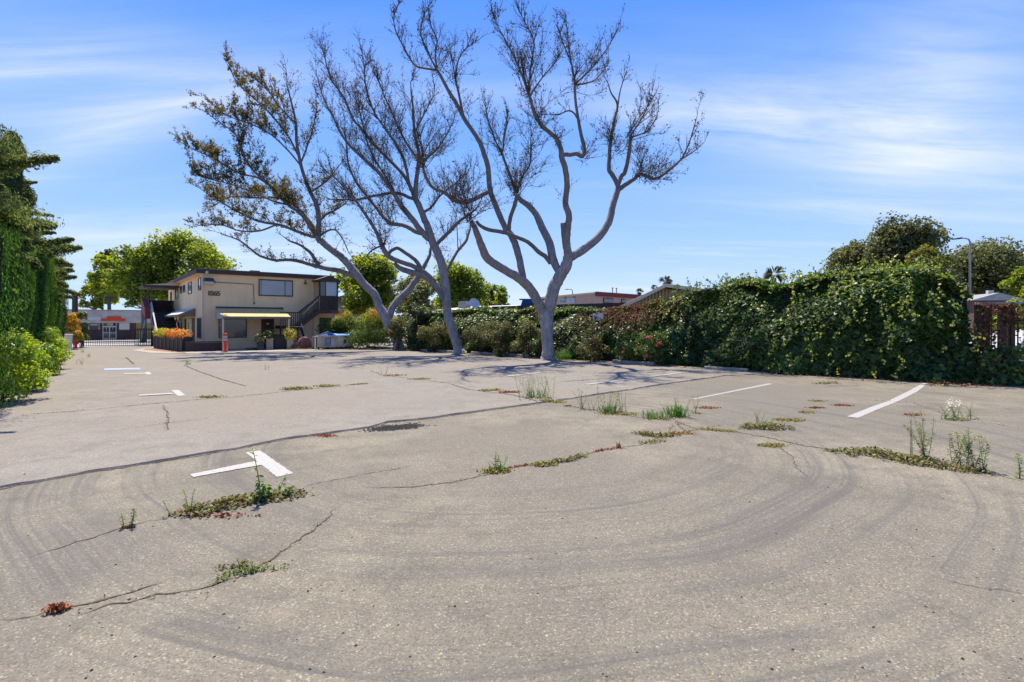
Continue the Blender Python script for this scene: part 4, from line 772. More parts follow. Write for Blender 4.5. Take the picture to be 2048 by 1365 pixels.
def hedge(name, label, s0, s1, n, size, lm, depth=1.25, dry=None, keep=None, group=None, front=0.0, coreh=.82, rndf=None):
    root = empty(name, hp((s0+s1)/2)[0], 0, label, 'hedge', group)
    def at(s): 
        p = np.stack([np.interp(s, _sx, _pt[:, i]) for i in (0, 1)], 1); d = np.stack([np.interp(s, _sx, _dr[:, i]) for i in (0, 1)], 1); d /= np.linalg.norm(d, axis=1, keepdims=True); nb = np.stack([-d[:, 1], d[:, 0]], 1); return p, nb, np.interp(s, _sx, _topz)
    # surface: front face, rounded top, a little of the back
    s = s0+(s1-s0)*RNG.random(n); p, nb, tz = at(s)
    wv = RNG.random(n)**.9; zz = np.empty(n); off = np.empty(n); nx_ = np.empty((n, 3))
    front_ = wv < .66; t = wv/.66
    zz[front_] = (t*tz)[front_]; 
    fb = .26*wob(s*1.3, zz*1.6, 0, 1, 1)+.15*wob(s*3.1, zz*3.3, 0, 1, 4)
    u2 = (wv-.66)/.34; endf = np.clip((FL[-1]-s)/1.8, .12, 1)
    off = np.where(front_, .12-fb+front+RNG.random(n)**2*.24+1.35*np.clip((t-.10)/.90, 0, 1)**1.45*endf, u2*(depth-.2)+.1+1.2*endf)
    zz = np.where(front_, zz, tz-.02-.35*(2*u2-1)**4*np.where(u2 > .5, 1.2, .35)+.14*wob(s*2.2, u2*3, 0, 1, 7)+RNG.normal(0, .05, n))
    zz = zz+.10*wob(s*1.7, 0, 0, 1, 9)*np.clip(zz/2, 0, 1)
    q = np.empty((n, 3)); q[:, :2] = p+nb*off[:, None]; q[:, 2] = np.maximum(zz, .02)
    nx_[:, :2] = -nb*np.where(front_, .9, .25-.8*np.clip(u2-.5, 0, 1))[:, None]; nx_[:, 2] = np.where(front_, .75+1.2*np.clip(t-.2, 0, 1), 1)
    r = RNG.random(n)*.62+.14*wob(s*1.1, zz*1.3, 0, 1, 5)+.30*np.clip(zz/np.maximum(tz, .1)-.5, 0, 1)/.5*RNG.random(n)+np.where(RNG.random(n) < .04, .35, 0)  # upper leaves take paler stops, putting the sunlit top into their colour
    if keep is not None: k = keep(s, q[:, 2], tz); q, nx_, r, s, tz = q[k], nx_[k], r[k], s[k], tz[k]
    if dry is not None:
        dm = RNG.random(len(q)) < dry(s, q[:, 2], tz); leafmesh('dry_leaves', q[dm], nx_[dm], size*.85*(.6+.7*RNG.random(dm.sum())), .7, .9, None, LMdry, root, None, .2); q, nx_, r = q[~dm], nx_[~dm], r[~dm]
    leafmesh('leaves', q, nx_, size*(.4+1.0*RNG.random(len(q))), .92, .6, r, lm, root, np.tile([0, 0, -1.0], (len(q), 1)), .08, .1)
    # solid dark core that stops light leaks, inner shade put into its colour
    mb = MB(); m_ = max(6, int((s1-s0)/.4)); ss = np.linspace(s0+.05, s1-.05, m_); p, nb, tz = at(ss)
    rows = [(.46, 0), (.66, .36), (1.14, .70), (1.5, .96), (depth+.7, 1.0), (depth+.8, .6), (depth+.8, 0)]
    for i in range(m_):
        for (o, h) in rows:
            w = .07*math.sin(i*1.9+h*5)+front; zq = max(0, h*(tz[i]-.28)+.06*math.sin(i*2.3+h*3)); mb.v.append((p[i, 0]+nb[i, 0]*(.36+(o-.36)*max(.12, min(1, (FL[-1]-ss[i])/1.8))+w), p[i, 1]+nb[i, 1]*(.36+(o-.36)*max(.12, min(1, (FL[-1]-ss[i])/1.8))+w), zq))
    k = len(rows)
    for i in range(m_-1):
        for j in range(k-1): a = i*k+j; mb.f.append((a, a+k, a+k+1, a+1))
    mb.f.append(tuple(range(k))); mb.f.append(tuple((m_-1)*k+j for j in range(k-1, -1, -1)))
    mb.build('shade_core', M['core'], root, True)
    return root
def sprays(root, s0, s1, n, lm, zlo, zhi, L=.5, down=True, size=.07, m='stem'):
    """runners of young ivy that hang or stick out of the face"""
    mb = MB(); q = []; nn = []
    for _ in range(n):
        s = random.uniform(s0, s1); p, d = hp(s); nb = Vector((-d.y, d.x, 0)); tz = float(np.interp(s, _sx, _topz)); z = tz*random.uniform(zlo, zhi)
        a = p-nb*random.uniform(.0, .15)+Vector((0, 0, z)); l = L*random.uniform(.5, 1.3)
        dd = (-nb*random.uniform(.2, .7)+d*random.uniform(-.8, .3)+Vector((0, 0, -1 if down else 1.1))).normalized(); pts = [a]
        if not down: a = p+nb*random.uniform(.1, .9)+Vector((0, 0, tz-.12)); pts = [a]; dd = (d*random.uniform(-.5, .5)+nb*random.uniform(-.4, .4)+Vector((0, 0, 1))).normalized()
        for k in range(4): dd = (dd+Vector((random.gauss(0, .2), random.gauss(0, .2), random.gauss(-.05, .12)))).normalized(); pts.append(pts[-1]+dd*l/4)
        mb.tube(pts, [.007, .006, .005, .004, .003], 3, False)
        for k in range(int(l*26)):
            i = random.randrange(1, 5); q.append(tuple(pts[i]+Vector([random.gauss(0, .035) for _ in range(3)]))); nn.append((-nb.x+random.gauss(0, .5), -nb.y+random.gauss(0, .5), .5))
    mb.build('runners', M[m], root, True); r = .72+.4*RNG.random(len(q)); leafmesh('young_leaves', np.array(q), np.array(nn), size*(.6+.8*RNG.random(len(q))), .85, .5, r, lm, root)
sA, sB, sC, sD = s_at(800), s_at(1275), s_at(1300), FL[-1]
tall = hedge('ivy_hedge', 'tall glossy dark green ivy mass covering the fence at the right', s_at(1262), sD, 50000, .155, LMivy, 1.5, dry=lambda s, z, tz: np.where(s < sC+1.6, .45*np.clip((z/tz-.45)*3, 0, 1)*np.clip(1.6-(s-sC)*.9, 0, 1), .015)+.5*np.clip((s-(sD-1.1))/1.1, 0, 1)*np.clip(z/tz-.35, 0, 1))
sprays(tall, sC+.4, sD, 70, LMivy, .45, .98, .55); sprays(tall, sC+.2, sD-.4, 150, LMivy, .9, 1, .40, False)
sprays(tall, sC+.4, sD, 90, LMivy, .05, .95, .25, True, .08)
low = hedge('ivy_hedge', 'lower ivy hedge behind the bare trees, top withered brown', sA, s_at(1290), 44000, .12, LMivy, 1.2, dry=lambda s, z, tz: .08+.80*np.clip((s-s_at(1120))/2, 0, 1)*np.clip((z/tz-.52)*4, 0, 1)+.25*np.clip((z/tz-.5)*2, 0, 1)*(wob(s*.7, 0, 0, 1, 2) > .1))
sprays(low, sA, sB, 50, LMivy, .5, 1, .45); sprays(low, sA, s_at(1130), 40, LMivy, .9, 1, .35, False); sprays(low, s_at(1150), sB+1, 70, LMdry, .6, 1.02, .6, True, .07)
# shrubs standing before the low ivy
def lumps(c, R, H, k, seed, low=.25):
    rs = np.random.default_rng(seed); out = []
    for _ in range(k):
        d = rs.normal(0, 1, 3); d /= np.linalg.norm(d); z = H*(low+(1-low)*rs.random()); f = math.sqrt(max(.05, 1-((z/H-.45)/.62)**2)); rr = R*f*rs.random()**.5*.8
        th = rs.random()*2*PI; out.append((c[0]+rr*math.cos(th), c[1]+rr*math.sin(th), c[2]+z, R*rs.uniform(.28, .5)))
    return np.array(out)
def lumpleaves(L, n, size, lm, parent, name='leaves', jit=.5, up=.35, asp=.65, rnd=None, rough=.25, tint=None):
    w = L[:, 3]**2; idx = RNG.choice(len(L), n, p=w/w.sum()); d = nrmz(RNG.normal(0, 1, (n, 3))); d[:, 2] = np.where(d[:, 2] < -.5, -d[:, 2]*.5, d[:, 2])
    rad = L[idx, 3]*(1+rough*wob(d[:, 0]*4+idx, d[:, 1]*4, d[:, 2]*4))*(1-.35*RNG.random(n)**2.2)
    p = L[idx, :3]+d*rad[:, None]; p[:, 2] = np.maximum(p[:, 2], .03)
    r = RNG.random(n)*.7+.30*(np.sin(idx*12.9898)*.5+.5) if rnd is None else rnd(p, idx)
    return leafmesh(name, p, d+np.array([0, 0, up]), size*(.55+.8*RNG.random(n)), asp, jit, r, lm, parent)
def shrub(name, label, px, py, W, H, n, size, lm, seed, k=16, group=None, stems=6, cat='shrub', rnd=None, base=None, low=.2, asp=.65):
    b = base if base is not None else G(px, py); root = empty(name, b, 0, label, cat, group); mb = MB()
    L = lumps(b, W, H*.86, k, seed, low)
    for i in range(stems):
        t = L[i % len(L)]; a = b+Vector((random.uniform(-.25, .25)*W, random.uniform(-.2, .2)*W, -.03)); e = Vector(t[:3]); mb.tube([a, a.lerp(e, .5)+Vector((random.gauss(0, .06), random.gauss(0, .06), .1)), e], [.022, .015, .008], 5)
    mb.build('stems', M['stem'], root, True, True); lumpleaves(L, n, size, lm, root, rnd=rnd, asp=asp); return root, L, b
def flowers(root, L, n, size, lm, name='flower', front=Vector((-.6, -.8, 0))):
    for _ in range(n):
        t = L[random.randrange(len(L))]; d = (front+Vector((random.gauss(0, .6), random.gauss(0, .4), random.gauss(.2, .4)))).normalized(); c = Vector(t[:3])+d*t[3]*1.08
        k = 14; dd = nrmz(RNG.normal(0, 1, (k, 3))+np.array(d)*.8); leafmesh(name, np.array(c)+dd*size*.35, dd, size*(.6+.5*RNG.random(k)), .8, .4, None, lm, root)
redtop = lambda p, i: .30*RNG.random(len(p))+.10+.62*np.clip((p[:, 2]-1.5)/.7, 0, 1)*(.45+.65*RNG.random(len(p)))*(.85+.4*wob(p[:, 0]*2, p[:, 1]*2, p[:, 2]*2))
shrub('shrub', 'rounded shrub with yellow and coral red new leaves behind the dumpster', 684, 696, 1.35, 2.45, 12000, .10, LMphot, 11, 22, rnd=redtop)
shrub('shrub', 'shrub with fewer red tips between the coral shrub and the leaning tree', 744, 698, 1.5, 2.4, 11000, .10, LMphot, 12, 20, rnd=lambda p, i: redtop(p, i)*.9)
shrub('shrub', 'dark green shrub tucked against the building under the barred window', 676, 694.5, .6, 1.75, 3000, .09, LMivy, 13, 10)
shrub('shrub', 'tall narrow green shrub growing between leaning tree and middle tree', 838, 701.5, .75, 3.3, 7500, .11, leafmat('mid_green_leaf', [(0, (.02, .035, .014)), (.6, (.05, .075, .024)), (1, (.10, .13, .035))], .5, .3), 14, 18)
SB = [(792, 701.5, .8, 1.9, 'thin brownish shrub just behind the foot of the leaning tree'), (868, 705, .95, 1.85, 'brown-tinged shrub left of the middle tree'), (966, 710, 1.0, 1.95, 'wide brownish shrub right of the middle tree'), (1012, 713, .8, 1.85, 'upright brownish shrub midway between middle and right trees'), (1058, 716, .75, 1.85, 'dull green shrub just left of the right tree')]
for i, (px, py, W, H, lab) in enumerate(SB): shrub('shrub', lab, px, py, W, H, 6500, .075, LMshrub, 30+i, 13, 'shrubs before the low ivy', 9, low=.3)
R_ = [(1000, 715, .42, .8, 5, 'small rose bush with two red blooms left of the right tree'), (1185, 724, .7, 1.05, 3, 'rose bush with pale dry leaves right of the right tree'), (1250, 728.5, .62, 1.3, 4, 'bright green rose bush beside the wheel stop'), (1310, 731.5, .72, 1.25, 7, 'rose bush with several magenta blooms at the edge of the tall ivy')]
for i, (px, py, W, H, nf, lab) in enumerate(R_):
    r, L, b = shrub('rose_bush', lab, px, py, W, H, 2600, .07, LMshrub if i in (0, 1) else leafmat('rose_leaf_%s' % 'ab'[i % 2], [(0, (.03, .06, .015)), (.6, (.08, .13, .025)), (1, (.2, .24, .05))], .45, .3), 50+i, 11, 'rose bushes', 8)
    flowers(r, L, nf, .10, LMrose)
# pale sign board half lost in the ivy
p = P(1196, 634, 22.6); e = empty('sign_board', (p.x, p.y, p.z), math.atan2(FB[4].y-FB[3].y, FB[4].x-FB[3].x), 'small faded white board half hidden in the withered ivy', 'sign'); MB().box((-.26, -.03, -.16), (.26, .0, .16)).build('board', M['white'], e); MB().box((-.03, .0, -.3), (.03, .05, .1)).build('post', M['stem'], e)
M['grey'] = mat('weathered_grey', (.30, .30, .30), .8, 0, .3, 4)
# old flood light swallowed by the ivy
p = P(1838, 541, 16.2); e = empty('flood_light', (p.x, p.y, p.z), -.6, 'small dark flood light poking out of the top of the tall ivy', 'light'); MB().prism([(-.22, -.1, -.05), (.16, -.1, -.16), (.2, -.1, -.04), (-.12, -.1, .12)], (0, .2, 0)).build('lamp_head', M['brown'], e); MB().tube([(.17, 0, -.1), (.22, 0, -.28), (.22, 0, -1.2)], .03, 6).build('bracket', M['grey'], e)

# ------------------------------------------------------------------ iron fence at the right end
f0, f1 = G(1950, 768.5), G(2130, 772.5); f1 = f0+(f1-f0)*3.2
fe = empty('iron_fence', f0, math.atan2(f1.y-f0.y, f1.x-f0.x), 'dark iron bar fence with brown dead ivy at the far right', 'fence'); LF = (f1-f0).length; FZ = 2.22
M['iron'] = mat('dark_iron', (.045, .04, .038), .7, .2, .3, 5)
for z in (FZ, .35, 1.75): MB().box((0, -.025, z-.03), (LF, .025, z+.03)).build('rail', M['grey'] if z == FZ else M['iron'], fe)
n = int(LF/.15)
for i in range(n): a = (i+.5)*LF/n; MB().box((a-.013, -.013, .05), (a+.013, .013, FZ-.031)).build('bar', M['iron'], fe)
for a in (.62, 1.3, 2.0, 3.8, 5.6, 7.4): MB().box((a-.055, -.02, 0), (a+.055, .06, FZ-.032)).build('post', M['darkwood'], fe)
M['redwood'] = mat('weathered_red_brown_boards', (.115, .062, .045), .9, 0, .45, 4)
NB = int(LF/.19)
for i in range(NB):
    a = i*LF/NB; lo = .05 if i % 4 else .95
    if i % 3 == 2: continue
    MB().box((a+.006, .032+.004*(i % 3), lo), (a+LF/NB-.008, .055+.004*(i % 3), FZ-.04-.03*(i % 2))).build('board', M['redwood'], fe)
q = []; nn = []; d = (f1-f0).normalized()
for _ in range(9000):
    a = random.random()*LF; z = FZ*random.random()**.55; w = wob(a*3, z*2.2)
    if random.random() > .6+.5*w: continue
    q.append(tuple(f0+d*a+Vector((random.gauss(0, .03), random.gauss(-.05, .07), z)))); nn.append((-.3, -1, .3))
leafmesh('dry_leaves', np.array(q), np.array(nn), .10*(.6+.7*RNG.random(len(q))), .75, .9, None, LMdry, fe)
q = []
for _ in range(4200):
    a = random.random()*LF; z = 1.05*random.random()**1.2
    q.append(tuple(f0+d*a+Vector((random.gauss(0, .04), random.gauss(-.1, .10), max(.02, z))))) 
leafmesh('ivy', np.array(q), np.tile([-.3, -1, .4], (len(q), 1)), .12*(.6+.7*RNG.random(len(q))), .9, .6, RNG.random(len(q))*.8, LMivy, fe)
q = [tuple(G(random.uniform(1860, 2060), random.uniform(766, 774))+Vector((0, 0, random.uniform(.01, .05)))) for _ in range(420)]
tag(leafmesh('fallen_leaves', np.array(q), np.tile([0, 0, 1], (420, 1)), .07*(.5+.7*RNG.random(420)), .75, .5, None, LMdry), kind='stuff')
# parked car beyond the fence
M['carwhite'] = mat('white_car_paint', (.42, .44, .46), .25, 0, 0, spec=.6); M['tyre'] = mat('tyre_rubber', (.02, .02, .02), .9)
pc = empty('parked_car', (16.6, 17.4, 0), .15, 'white car parked beyond the iron fence at the far right', 'car')
prof = [(-2.1, .35), (-2.15, .75), (-1.6, .92), (-1.0, .98), (-.45, 1.42), (.9, 1.48), (1.55, 1.05), (2.1, .95), (2.15, .4)]
MB().prism([(x, -.85, z) for x, z in prof], (0, 1.7, 0)).build('body', M['carwhite'], pc, bevel=.06)
MB().prism([(x, -.865, z) for x, z in [(-.85, 1.0), (-.4, 1.36), (.15, 1.4), (.15, 1.0)]], (0, .01, 0)).build('window', M['gbright'], pc); MB().prism([(x, -.865, z) for x, z in [(.25, 1.0), (.25, 1.4), (.85, 1.41), (1.35, 1.05)]], (0, .01, 0)).build('window', M['gbright'], pc)
for x in (-1.35, 1.35):
    for y in (-.87, .70):
        w = MB(); w.tube([(x, y, .33), (x, y+.17, .33)], .33, 16); o = w.build('wheel', M['tyre'], pc); MB().tube([(x, y-.01, .33), (x, y+.18, .33)], .19, 12).build('rim', M['grey'], o)
tag(MB().poly([(12.5, 14.6, -.005), (60, 14.6, -.005), (60, 60, -.005), (12.5, 34, -.005)]).build('side_yard', M['street']), kind='structure')

# ------------------------------------------------------------------ cypress row and bright bushes on the left
LMcyp = leafmat('cypress_spray', [(0, (.035, .090, .024)), (.5, (.070, .155, .034)), (.8, (.11, .20, .045)), (1, (.18, .26, .06))], .7, .42, .15)
LMcyt = leafmat('cypress_branch_spray', [(0, (.045, .07, .03)), (.45, (.11, .15, .045)), (.75, (.20, .22, .07)), (.93, (.29, .28, .10)), (1, (.32, .15, .08))], .7, .45, .15)
def LP(t, off): q = Vector((-9.16, 9.45, 0))+UA*t-UB*off; return q
def cypress(label, t, off, R, Hc, Ht, seed, branches, n=52000, cw=1.25):
    rs = random.Random(seed); b = LP(t, off); root = empty('cypress', b, 0, label, 'tree', 'clipped cypress row along the left edge')
    MB().tube([b+Vector((0, 0, -.05)), b+Vector((0, 0, Hc*.6)), b+Vector((.05, 0, Ht*.95))], [.16, .11, .03], 7).build('trunk', M['stem'], root, True, True)
    # smooth hanging skirt
    z = Hc*RNG.random(n)**.85; th = RNG.random(n)*2*PI; prof = R*np.clip(np.minimum(1.25-.55*np.abs(z/Hc-.75)*1.1, 1.1), .35, 1.1)*np.where(z > Hc*.86, np.sqrt(np.clip(1-((z/Hc-.86)/.15)**2, .04, 1)), 1)
    rr = prof*(1+.13*np.sin(th*5+seed)+.10*wob(np.cos(th)*5, np.sin(th)*5, z*.9, 1, seed)+.06*np.sin(th*17+z*.6))*(1-.18*RNG.random(n)**2)
    p = np.stack([b.x+rr*np.cos(th), b.y+rr*np.sin(th), np.maximum(z, .05)], 1); nn = np.stack([np.cos(th), np.sin(th), np.full(n, .15)], 1)
    td = np.stack([np.cos(th)*.15, np.sin(th)*.15, np.full(n, -1.0)], 1)
    r = RNG.random(n)*.5+.22+.25*np.sin(th*9+wob(th*3, z*.4)*2)
    leafmesh('foliage', p, nn, .085*(.6+.8*RNG.random(n)), .34, .3, r, LMcyp, root, td, .1)
    core = MB().lathe([(R*.62, .05), (R*.8, Hc*.35), (R*.85, Hc*.75), (R*.5, Hc*.92), (.05, Hc*.97)], (b.x, b.y, 0), 12); core.build('inner_shade', M['core'], root, True)  # added solid core, painted dark as the shade inside the skirt
    # ragged branches that reach out over the drive
    q = []; nn = []; tdr = []; mb = MB()
    auto = []
    for _ in range(15): f_ = rs.random()**1.5; auto.append((Hc*.80+(Ht-Hc*.80)*f_*.95, rs.uniform(-110, 75), rs.uniform(.9, 1.7)*R*(1-.75*f_)*min(1, cw), rs.uniform(-1.2, -.3), rs.uniform(.45, .65)*(1-.5*f_)))
    for (z0, ang, L, droop, w) in [(a, b_, c*.74, d_, e*.9) for a, b_, c, d_, e in branches]+auto:
        a = math.radians(ang); d = Vector((math.cos(a), math.sin(a), .25)); p0 = b+Vector((0, 0, z0)); pts = [p0]; k = 9
        for i in range(k): d = (d+Vector((rs.gauss(0, .07), rs.gauss(0, .07), droop/k+rs.gauss(0, .05)))).normalized(); pts.append(pts[-1]+d*L/k)
        mb.tube(pts, [.05*(1-i/(k+1)) for i in range(k+1)], 4, False)
        for _ in range(int(L*2600*w)):
            u_ = rs.random()**.75; i = min(k-1, int(u_*k)); c = pts[i].lerp(pts[i+1], u_*k-i); e = (pts[i+1]-pts[i]).normalized()
            ww = w*(.75*(1-u_)**.7+.14); off_ = perp(e)*abs(rs.gauss(0, ww*.42)); off_.z = off_.z*.9-abs(rs.gauss(0, .28))*ww; cc = c+off_; q.append(tuple(cc)); nn.append(tuple(off_.normalized()+Vector((0, 0, .5)))); tdr.append(tuple(e*.8+off_.normalized()*.4+Vector((0, 0, -.3))))
    # the loose crown above the skirt
    m_ = int(10000*(Ht-Hc))
    for _ in range(m_):
        u_ = rs.random(); zz = Hc*.85+(Ht-Hc*.85)*u_; r_ = R*(cw*(1-u_)**.7+.14)*(1+.35*math.sin(zz*4+seed)); a = rs.random()*2*PI; f = math.sqrt(rs.random()*.7+.3); o = Vector((math.cos(a), math.sin(a), 0)); q.append(tuple(b+o*r_*f+Vector((0, 0, zz+rs.gauss(0, .08))))); nn.append((o.x, o.y, .4)); tdr.append((o.x*.7, o.y*.7, .5))
    if mb.v: mb.build('branches', M['stem'], root, True)
    q = np.array(q); leafmesh('sprays', q, np.array(nn), .088*(.6+.8*RNG.random(len(q))), .36, .4, RNG.random(len(q))*.65+.25*(wob(q[:, 0]*1.5, q[:, 1]*1.5, q[:, 2]*1.5))+.12, LMcyt, root, np.array(tdr), .1)
cypress('nearest cypress at the photo edge, its drooping tips over the bright bushes', 6.4, 1.05, .95, 4.3, 5.6, 1, [(2.9, -5, 2.1, -1.5, .5), (4.0, 0, 1.6, -.6, .5), (4.1, 35, 2.3, -.25, .5), (3.7, 15, 1.9, -.5, .55)])
cypress('tallest cypress with a narrow ragged top and level green branches', 12.4, .8, .95, 4.6, 8.3, 2, [(4.0, 5, 2.9, -.1, .62), (4.4, 20, 2.4, -.35, .55), (5.2, -10, 2.2, -.7, .35), (6.1, 5, .9, .1, .35), (7.1, 0, .7, .5, .4), (5.6, 10, 1.7, -.45, .25), (6.6, 25, .9, -.2, .3)], cw=.62)
cypress('third cypress of the row, its long upper branches sloping down to the drive', 15.2, 1.0, 1.05, 4.5, 5.6, 3, [(4.6, 0, 3.3, -.75, .5), (4.3, 12, 2.9, -.7, .6), (3.9, -15, 2.6, -.8, .6), (3.4, 10, 2.3, -.9, .5), (4.9, -5, 2.6, -.5, .35)])
cypress('fourth cypress, partly browned where its branches meet the next tree', 19.8, 1.0, 1.1, 4.0, 5.0, 4, [(3.9, 0, 2.9, -.5, .6), (3.4, -10, 2.6, -.8, .6), (3.0, 12, 2.1, -.9, .5), (4.3, 10, 2.3, -.3, .4)])
cypress('farthest cypress of the row, drooping toward the drive gate', 25.0, 1.0, 1.1, 3.7, 4.8, 5, [(4.0, -5, 3.4, -.45, .6), (3.6, 8, 3.2, -.7, .6), (3.0, -14, 2.6, -.8, .6), (4.3, 15, 2.6, -.2, .5)])
cypress('cypress outside the left edge whose branch shadows reach the asphalt', 1.2, .9, 1.0, 4.4, 6.4, 6, [(4.6, 10, 2.6, -.3, .45), (4.0, -20, 2.4, -.5, .45)], 9000)
for i, (t, off, W, H, n, lab) in enumerate([(2.2, .25, .8, 1.5, 6500, 'nearest bright green bush at the left photo edge'), (4.4, .05, .62, 1.2, 6500, 'second bright green bush along the left edge, below the drooping cypress tip'), (9.0, .05, .62, 1.25, 6000, 'third bright green bush, in front of the tallest cypress'), (11.8, .0, .7, 1.45, 6000, 'fourth bright green bush along the cypress row'), (14.8, .05, .72, 1.5, 5000, 'fifth bright green bush, fullest of the left row'), (17.6, .1, .7, 1.4, 4000, 'sixth bright green bush, ending the row toward the gate')]):
    b = LP(t, off); shrub('green_bush', lab, 0, 0, W, H, n, .075, LMbright, 70+i, 18, 'bright bushes under the cypress row', 8, base=b, low=.12)
# ------------------------------------------------------------------ beyond the lot: gate, far shop, trees, roofs
M['wallwhite'] = mat('white_painted_wall', (.50, .50, .50), .9, 0, .12, 2)
p = G(122, 704); MB_ = empty('end_wall', p, ROTB, 'short white wall end beside the bin at the drive gate', 'wall'); MB().box((-1.1, 0, -.1), (.12, .2, 2.15)).build('wall', M['wallwhite'], MB_); MB().box((-1.12, -.03, .9), (.14, -.002, 1.12)).build('band', M['brown'], MB_)
p = G(134, 702); e = empty('waste_bin', p, ROTB, 'pale grey waste bin standing at the end of the cypress row', 'bin')
MB().prism([(-.22, -.24, .0), (.22, -.24, .0), (.26, -.27, .92), (-.26, -.27, .92)], (0, .5, 0)).build('body', M['white'], e, bevel=.02); MB().box((-.28, -.30, .92), (.28, .28, .99)).build('lid', M['white'], e, bevel=.015); MB().bar((-.2, .28, .95), (.2, .28, .95), .04, .04).build('handle', M['grey'], e)
LMgold = leafmat('golden_leaf', [(0, (.16, .17, .02)), (.4, (.42, .33, .03)), (.8, (.58, .36, .04)), (1, (.50, .20, .04))], .5, .3)
LMgo = leafmat('green_orange_leaf', [(0, (.04, .08, .018)), (.55, (.12, .17, .03)), (.8, (.45, .25, .04)), (1, (.50, .16, .04))], .5, .3)
shrub('golden_shrub', 'yellow and orange shrub behind the waste bin', 140, 700, .62, 2.45, 5200, .10, LMgold, 91, 15, rnd=lambda p, i: np.where(p[:, 2] < .9, RNG.random(len(p))*.25, .3+.7*RNG.random(len(p))))
shrub('golden_shrub', 'green shrub with orange top beside the yellow one', 158, 696, .62, 2.7, 5200, .10, LMgo, 92, 15, rnd=lambda p, i: RNG.random(len(p))*.5+.5*np.clip((p[:, 2]-1.5)/1.0, 0, 1)*RNG.random(len(p)))
M['red'] = mat('red_paint', (.50, .03, .03), .4)
p = G(151.5, 698.5); e = empty('hydrant', p, 0, 'small red hydrant at the hinge end of the drive gate', 'hydrant'); MB().lathe([(.12, 0), (.12, .05), (.085, .06), (.085, .42), (.11, .43), (.10, .50), (.05, .58), (.02, .61)], (0, 0, 0), 12).build('barrel', M['red'], e, smooth=True); MB().tube([(-.14, 0, .34), (.14, 0, .34)], .045, 8).build('nozzle', M['red'], e); MB().tube([(0, -.14, .30), (0, 0, .30)], .05, 8).build('nozzle', M['red'], e)
# sliding gate across the drive
g0, g1 = G(166, 695), G(304, 693.4); e = empty('drive_gate', g0, math.atan2(g1.y-g0.y, g1.x-g0.x), 'black steel bar gate closed across the drive', 'gate'); LG = (g1-g0).length
for z in (.06, 1.15): MB().box((0, -.02, z), (LG, .02, z+.045)).build('rail', M['black'], e)
n = int(LG/.125)
for i in range(n): a = (i+.5)*LG/n; MB().box((a-.011, -.011, .106), (a+.011, .011, 1.149)).build('bar', M['black'], e)
for a in (0, LG): MB().box((a-.035, -.035, 0), (a+.035, .035, 1.25)).build('post', M['black'], e)
h0, h1 = G(270, 692.5), G(304, 692.0); e = empty('side_fence', h0, math.atan2(h1.y-h0.y, h1.x-h0.x), 'taller black bar fence beside the outside stair', 'fence'); LH = (h1-h0).length
for z in (.1, 1.2): MB().box((0, -.02, z), (LH, .02, z+.04)).build('rail', M['black'], e)
n = int(LH/.15)
for i in range(n+1): a = i*LH/n; MB().box((a-.011, -.011, .0), (a+.011, .011, 1.3)).build('bar', M['black'], e)
# far shop 1586
S0 = Vector(P(220, 681, 68.5)); S0.z = -.70
shop = empty('shop', S0, ROTB, 'single storey shop 1586 across the street, white fascia and red sign', 'building')
M['brickd'] = mat('purple_brown_brick', (.13, .075, .07), .9, 0, .5, 2.2); M['shopwhite'] = mat('dirty_white_fascia', (.50, .485, .47), .9, 0, .45, .9, 0, 30, (.33, .31, .30)); M['ply'] = mat('plywood', (.42, .30, .10), .85, 0, .3, 2); M['orange'] = mat('red_orange_sign', (.62, .06, .015), .5, 0, .15, 4)
MB().box((-5, 0, -.2), (9, 8, 2.45)).build('wall', M['brickd'], shop); MB().box((-5.2, -.5, 2.30), (9.2, 8, 3.92)).build('fascia', M['shopwhite'], shop); MB().box((-5.3, -.6, 3.92), (9.3, 8, 4.02)).build('roof_edge', M['grey'], shop)
def sxy(px, py, y0=0.0):
    B = S0+UA*y0; k = (px-CX)/F; s = (k*B.y-B.x)/(UB.x-k*UB.y); D = B.y+s*UB.y; return s, CH-(py-HZ)/F*D-S0.z
def srect(px0, px1, py0, py1, d, m, name, y=0.0, par=shop):
    a, z1 = sxy(px0, py0, y); b, z0 = sxy(px1, py1, y); return MB().box((a, y-d, z0), (b, y-.005, z1)).build(name, M[m], par)
for (a, b, c, d) in ((205, 233, 645, 681),): 
    o = srect(a, b, c, d, .06, 'white', 'shop_door'); 
    for q in ((206.5, 231.5, 646.5, 652.5), (207, 212.5, 655, 665), (213.5, 218, 655, 665), (220.5, 225, 655, 665), (226, 231, 655, 665), (207, 218, 667, 677), (220.5, 231, 667, 677)): srect(*q, .08, 'glass', 'pane', 0, o)
a, z = sxy(212.5, 651.4); b, z1 = sxy(226, 647.3)
for i, ch in enumerate('1586'): text(ch, (z1-z)*1.4, (a+(b-a)*i/4, -.09, z), (PI/2, 0, 0), M['white'], 'digit', o, .01, .01, 1.2)
w = srect(177, 199, 645, 661, .05, 'white', 'window'); srect(178.5, 197.5, 646.5, 660, .07, 'glass', 'pane', 0, w); srect(181, 195, 649, 651, .08, 'white', 'notice', 0, w)
w = srect(238, 259, 645, 661, .05, 'white', 'window'); 
for i in range(4): srect(239+i*5, 243.4+i*5, 646, 660, .065, 'blind', 'shutter_panel', 0, w)
srect(272, 302, 646, 680, .05, 'ply', 'boarding'); 
o = srect(202, 251, 637.5, 642.5, .12, 'orange', 'shop_sign', -.5); srect(214, 242, 633, 637.3, .12, 'orange', 'sign_crest', -.5, o); srect(176, 202, 634, 641, .04, 'awnw', 'sign_panel', -.5)
for x in range(-5, 9):
    for r in range(3):
        if (x+r) % 2: MB().box((x+.02, -.02, .05+r*.28), (x+.9, -.002, .30+r*.28)).build('stone', M['brickd'], shop)
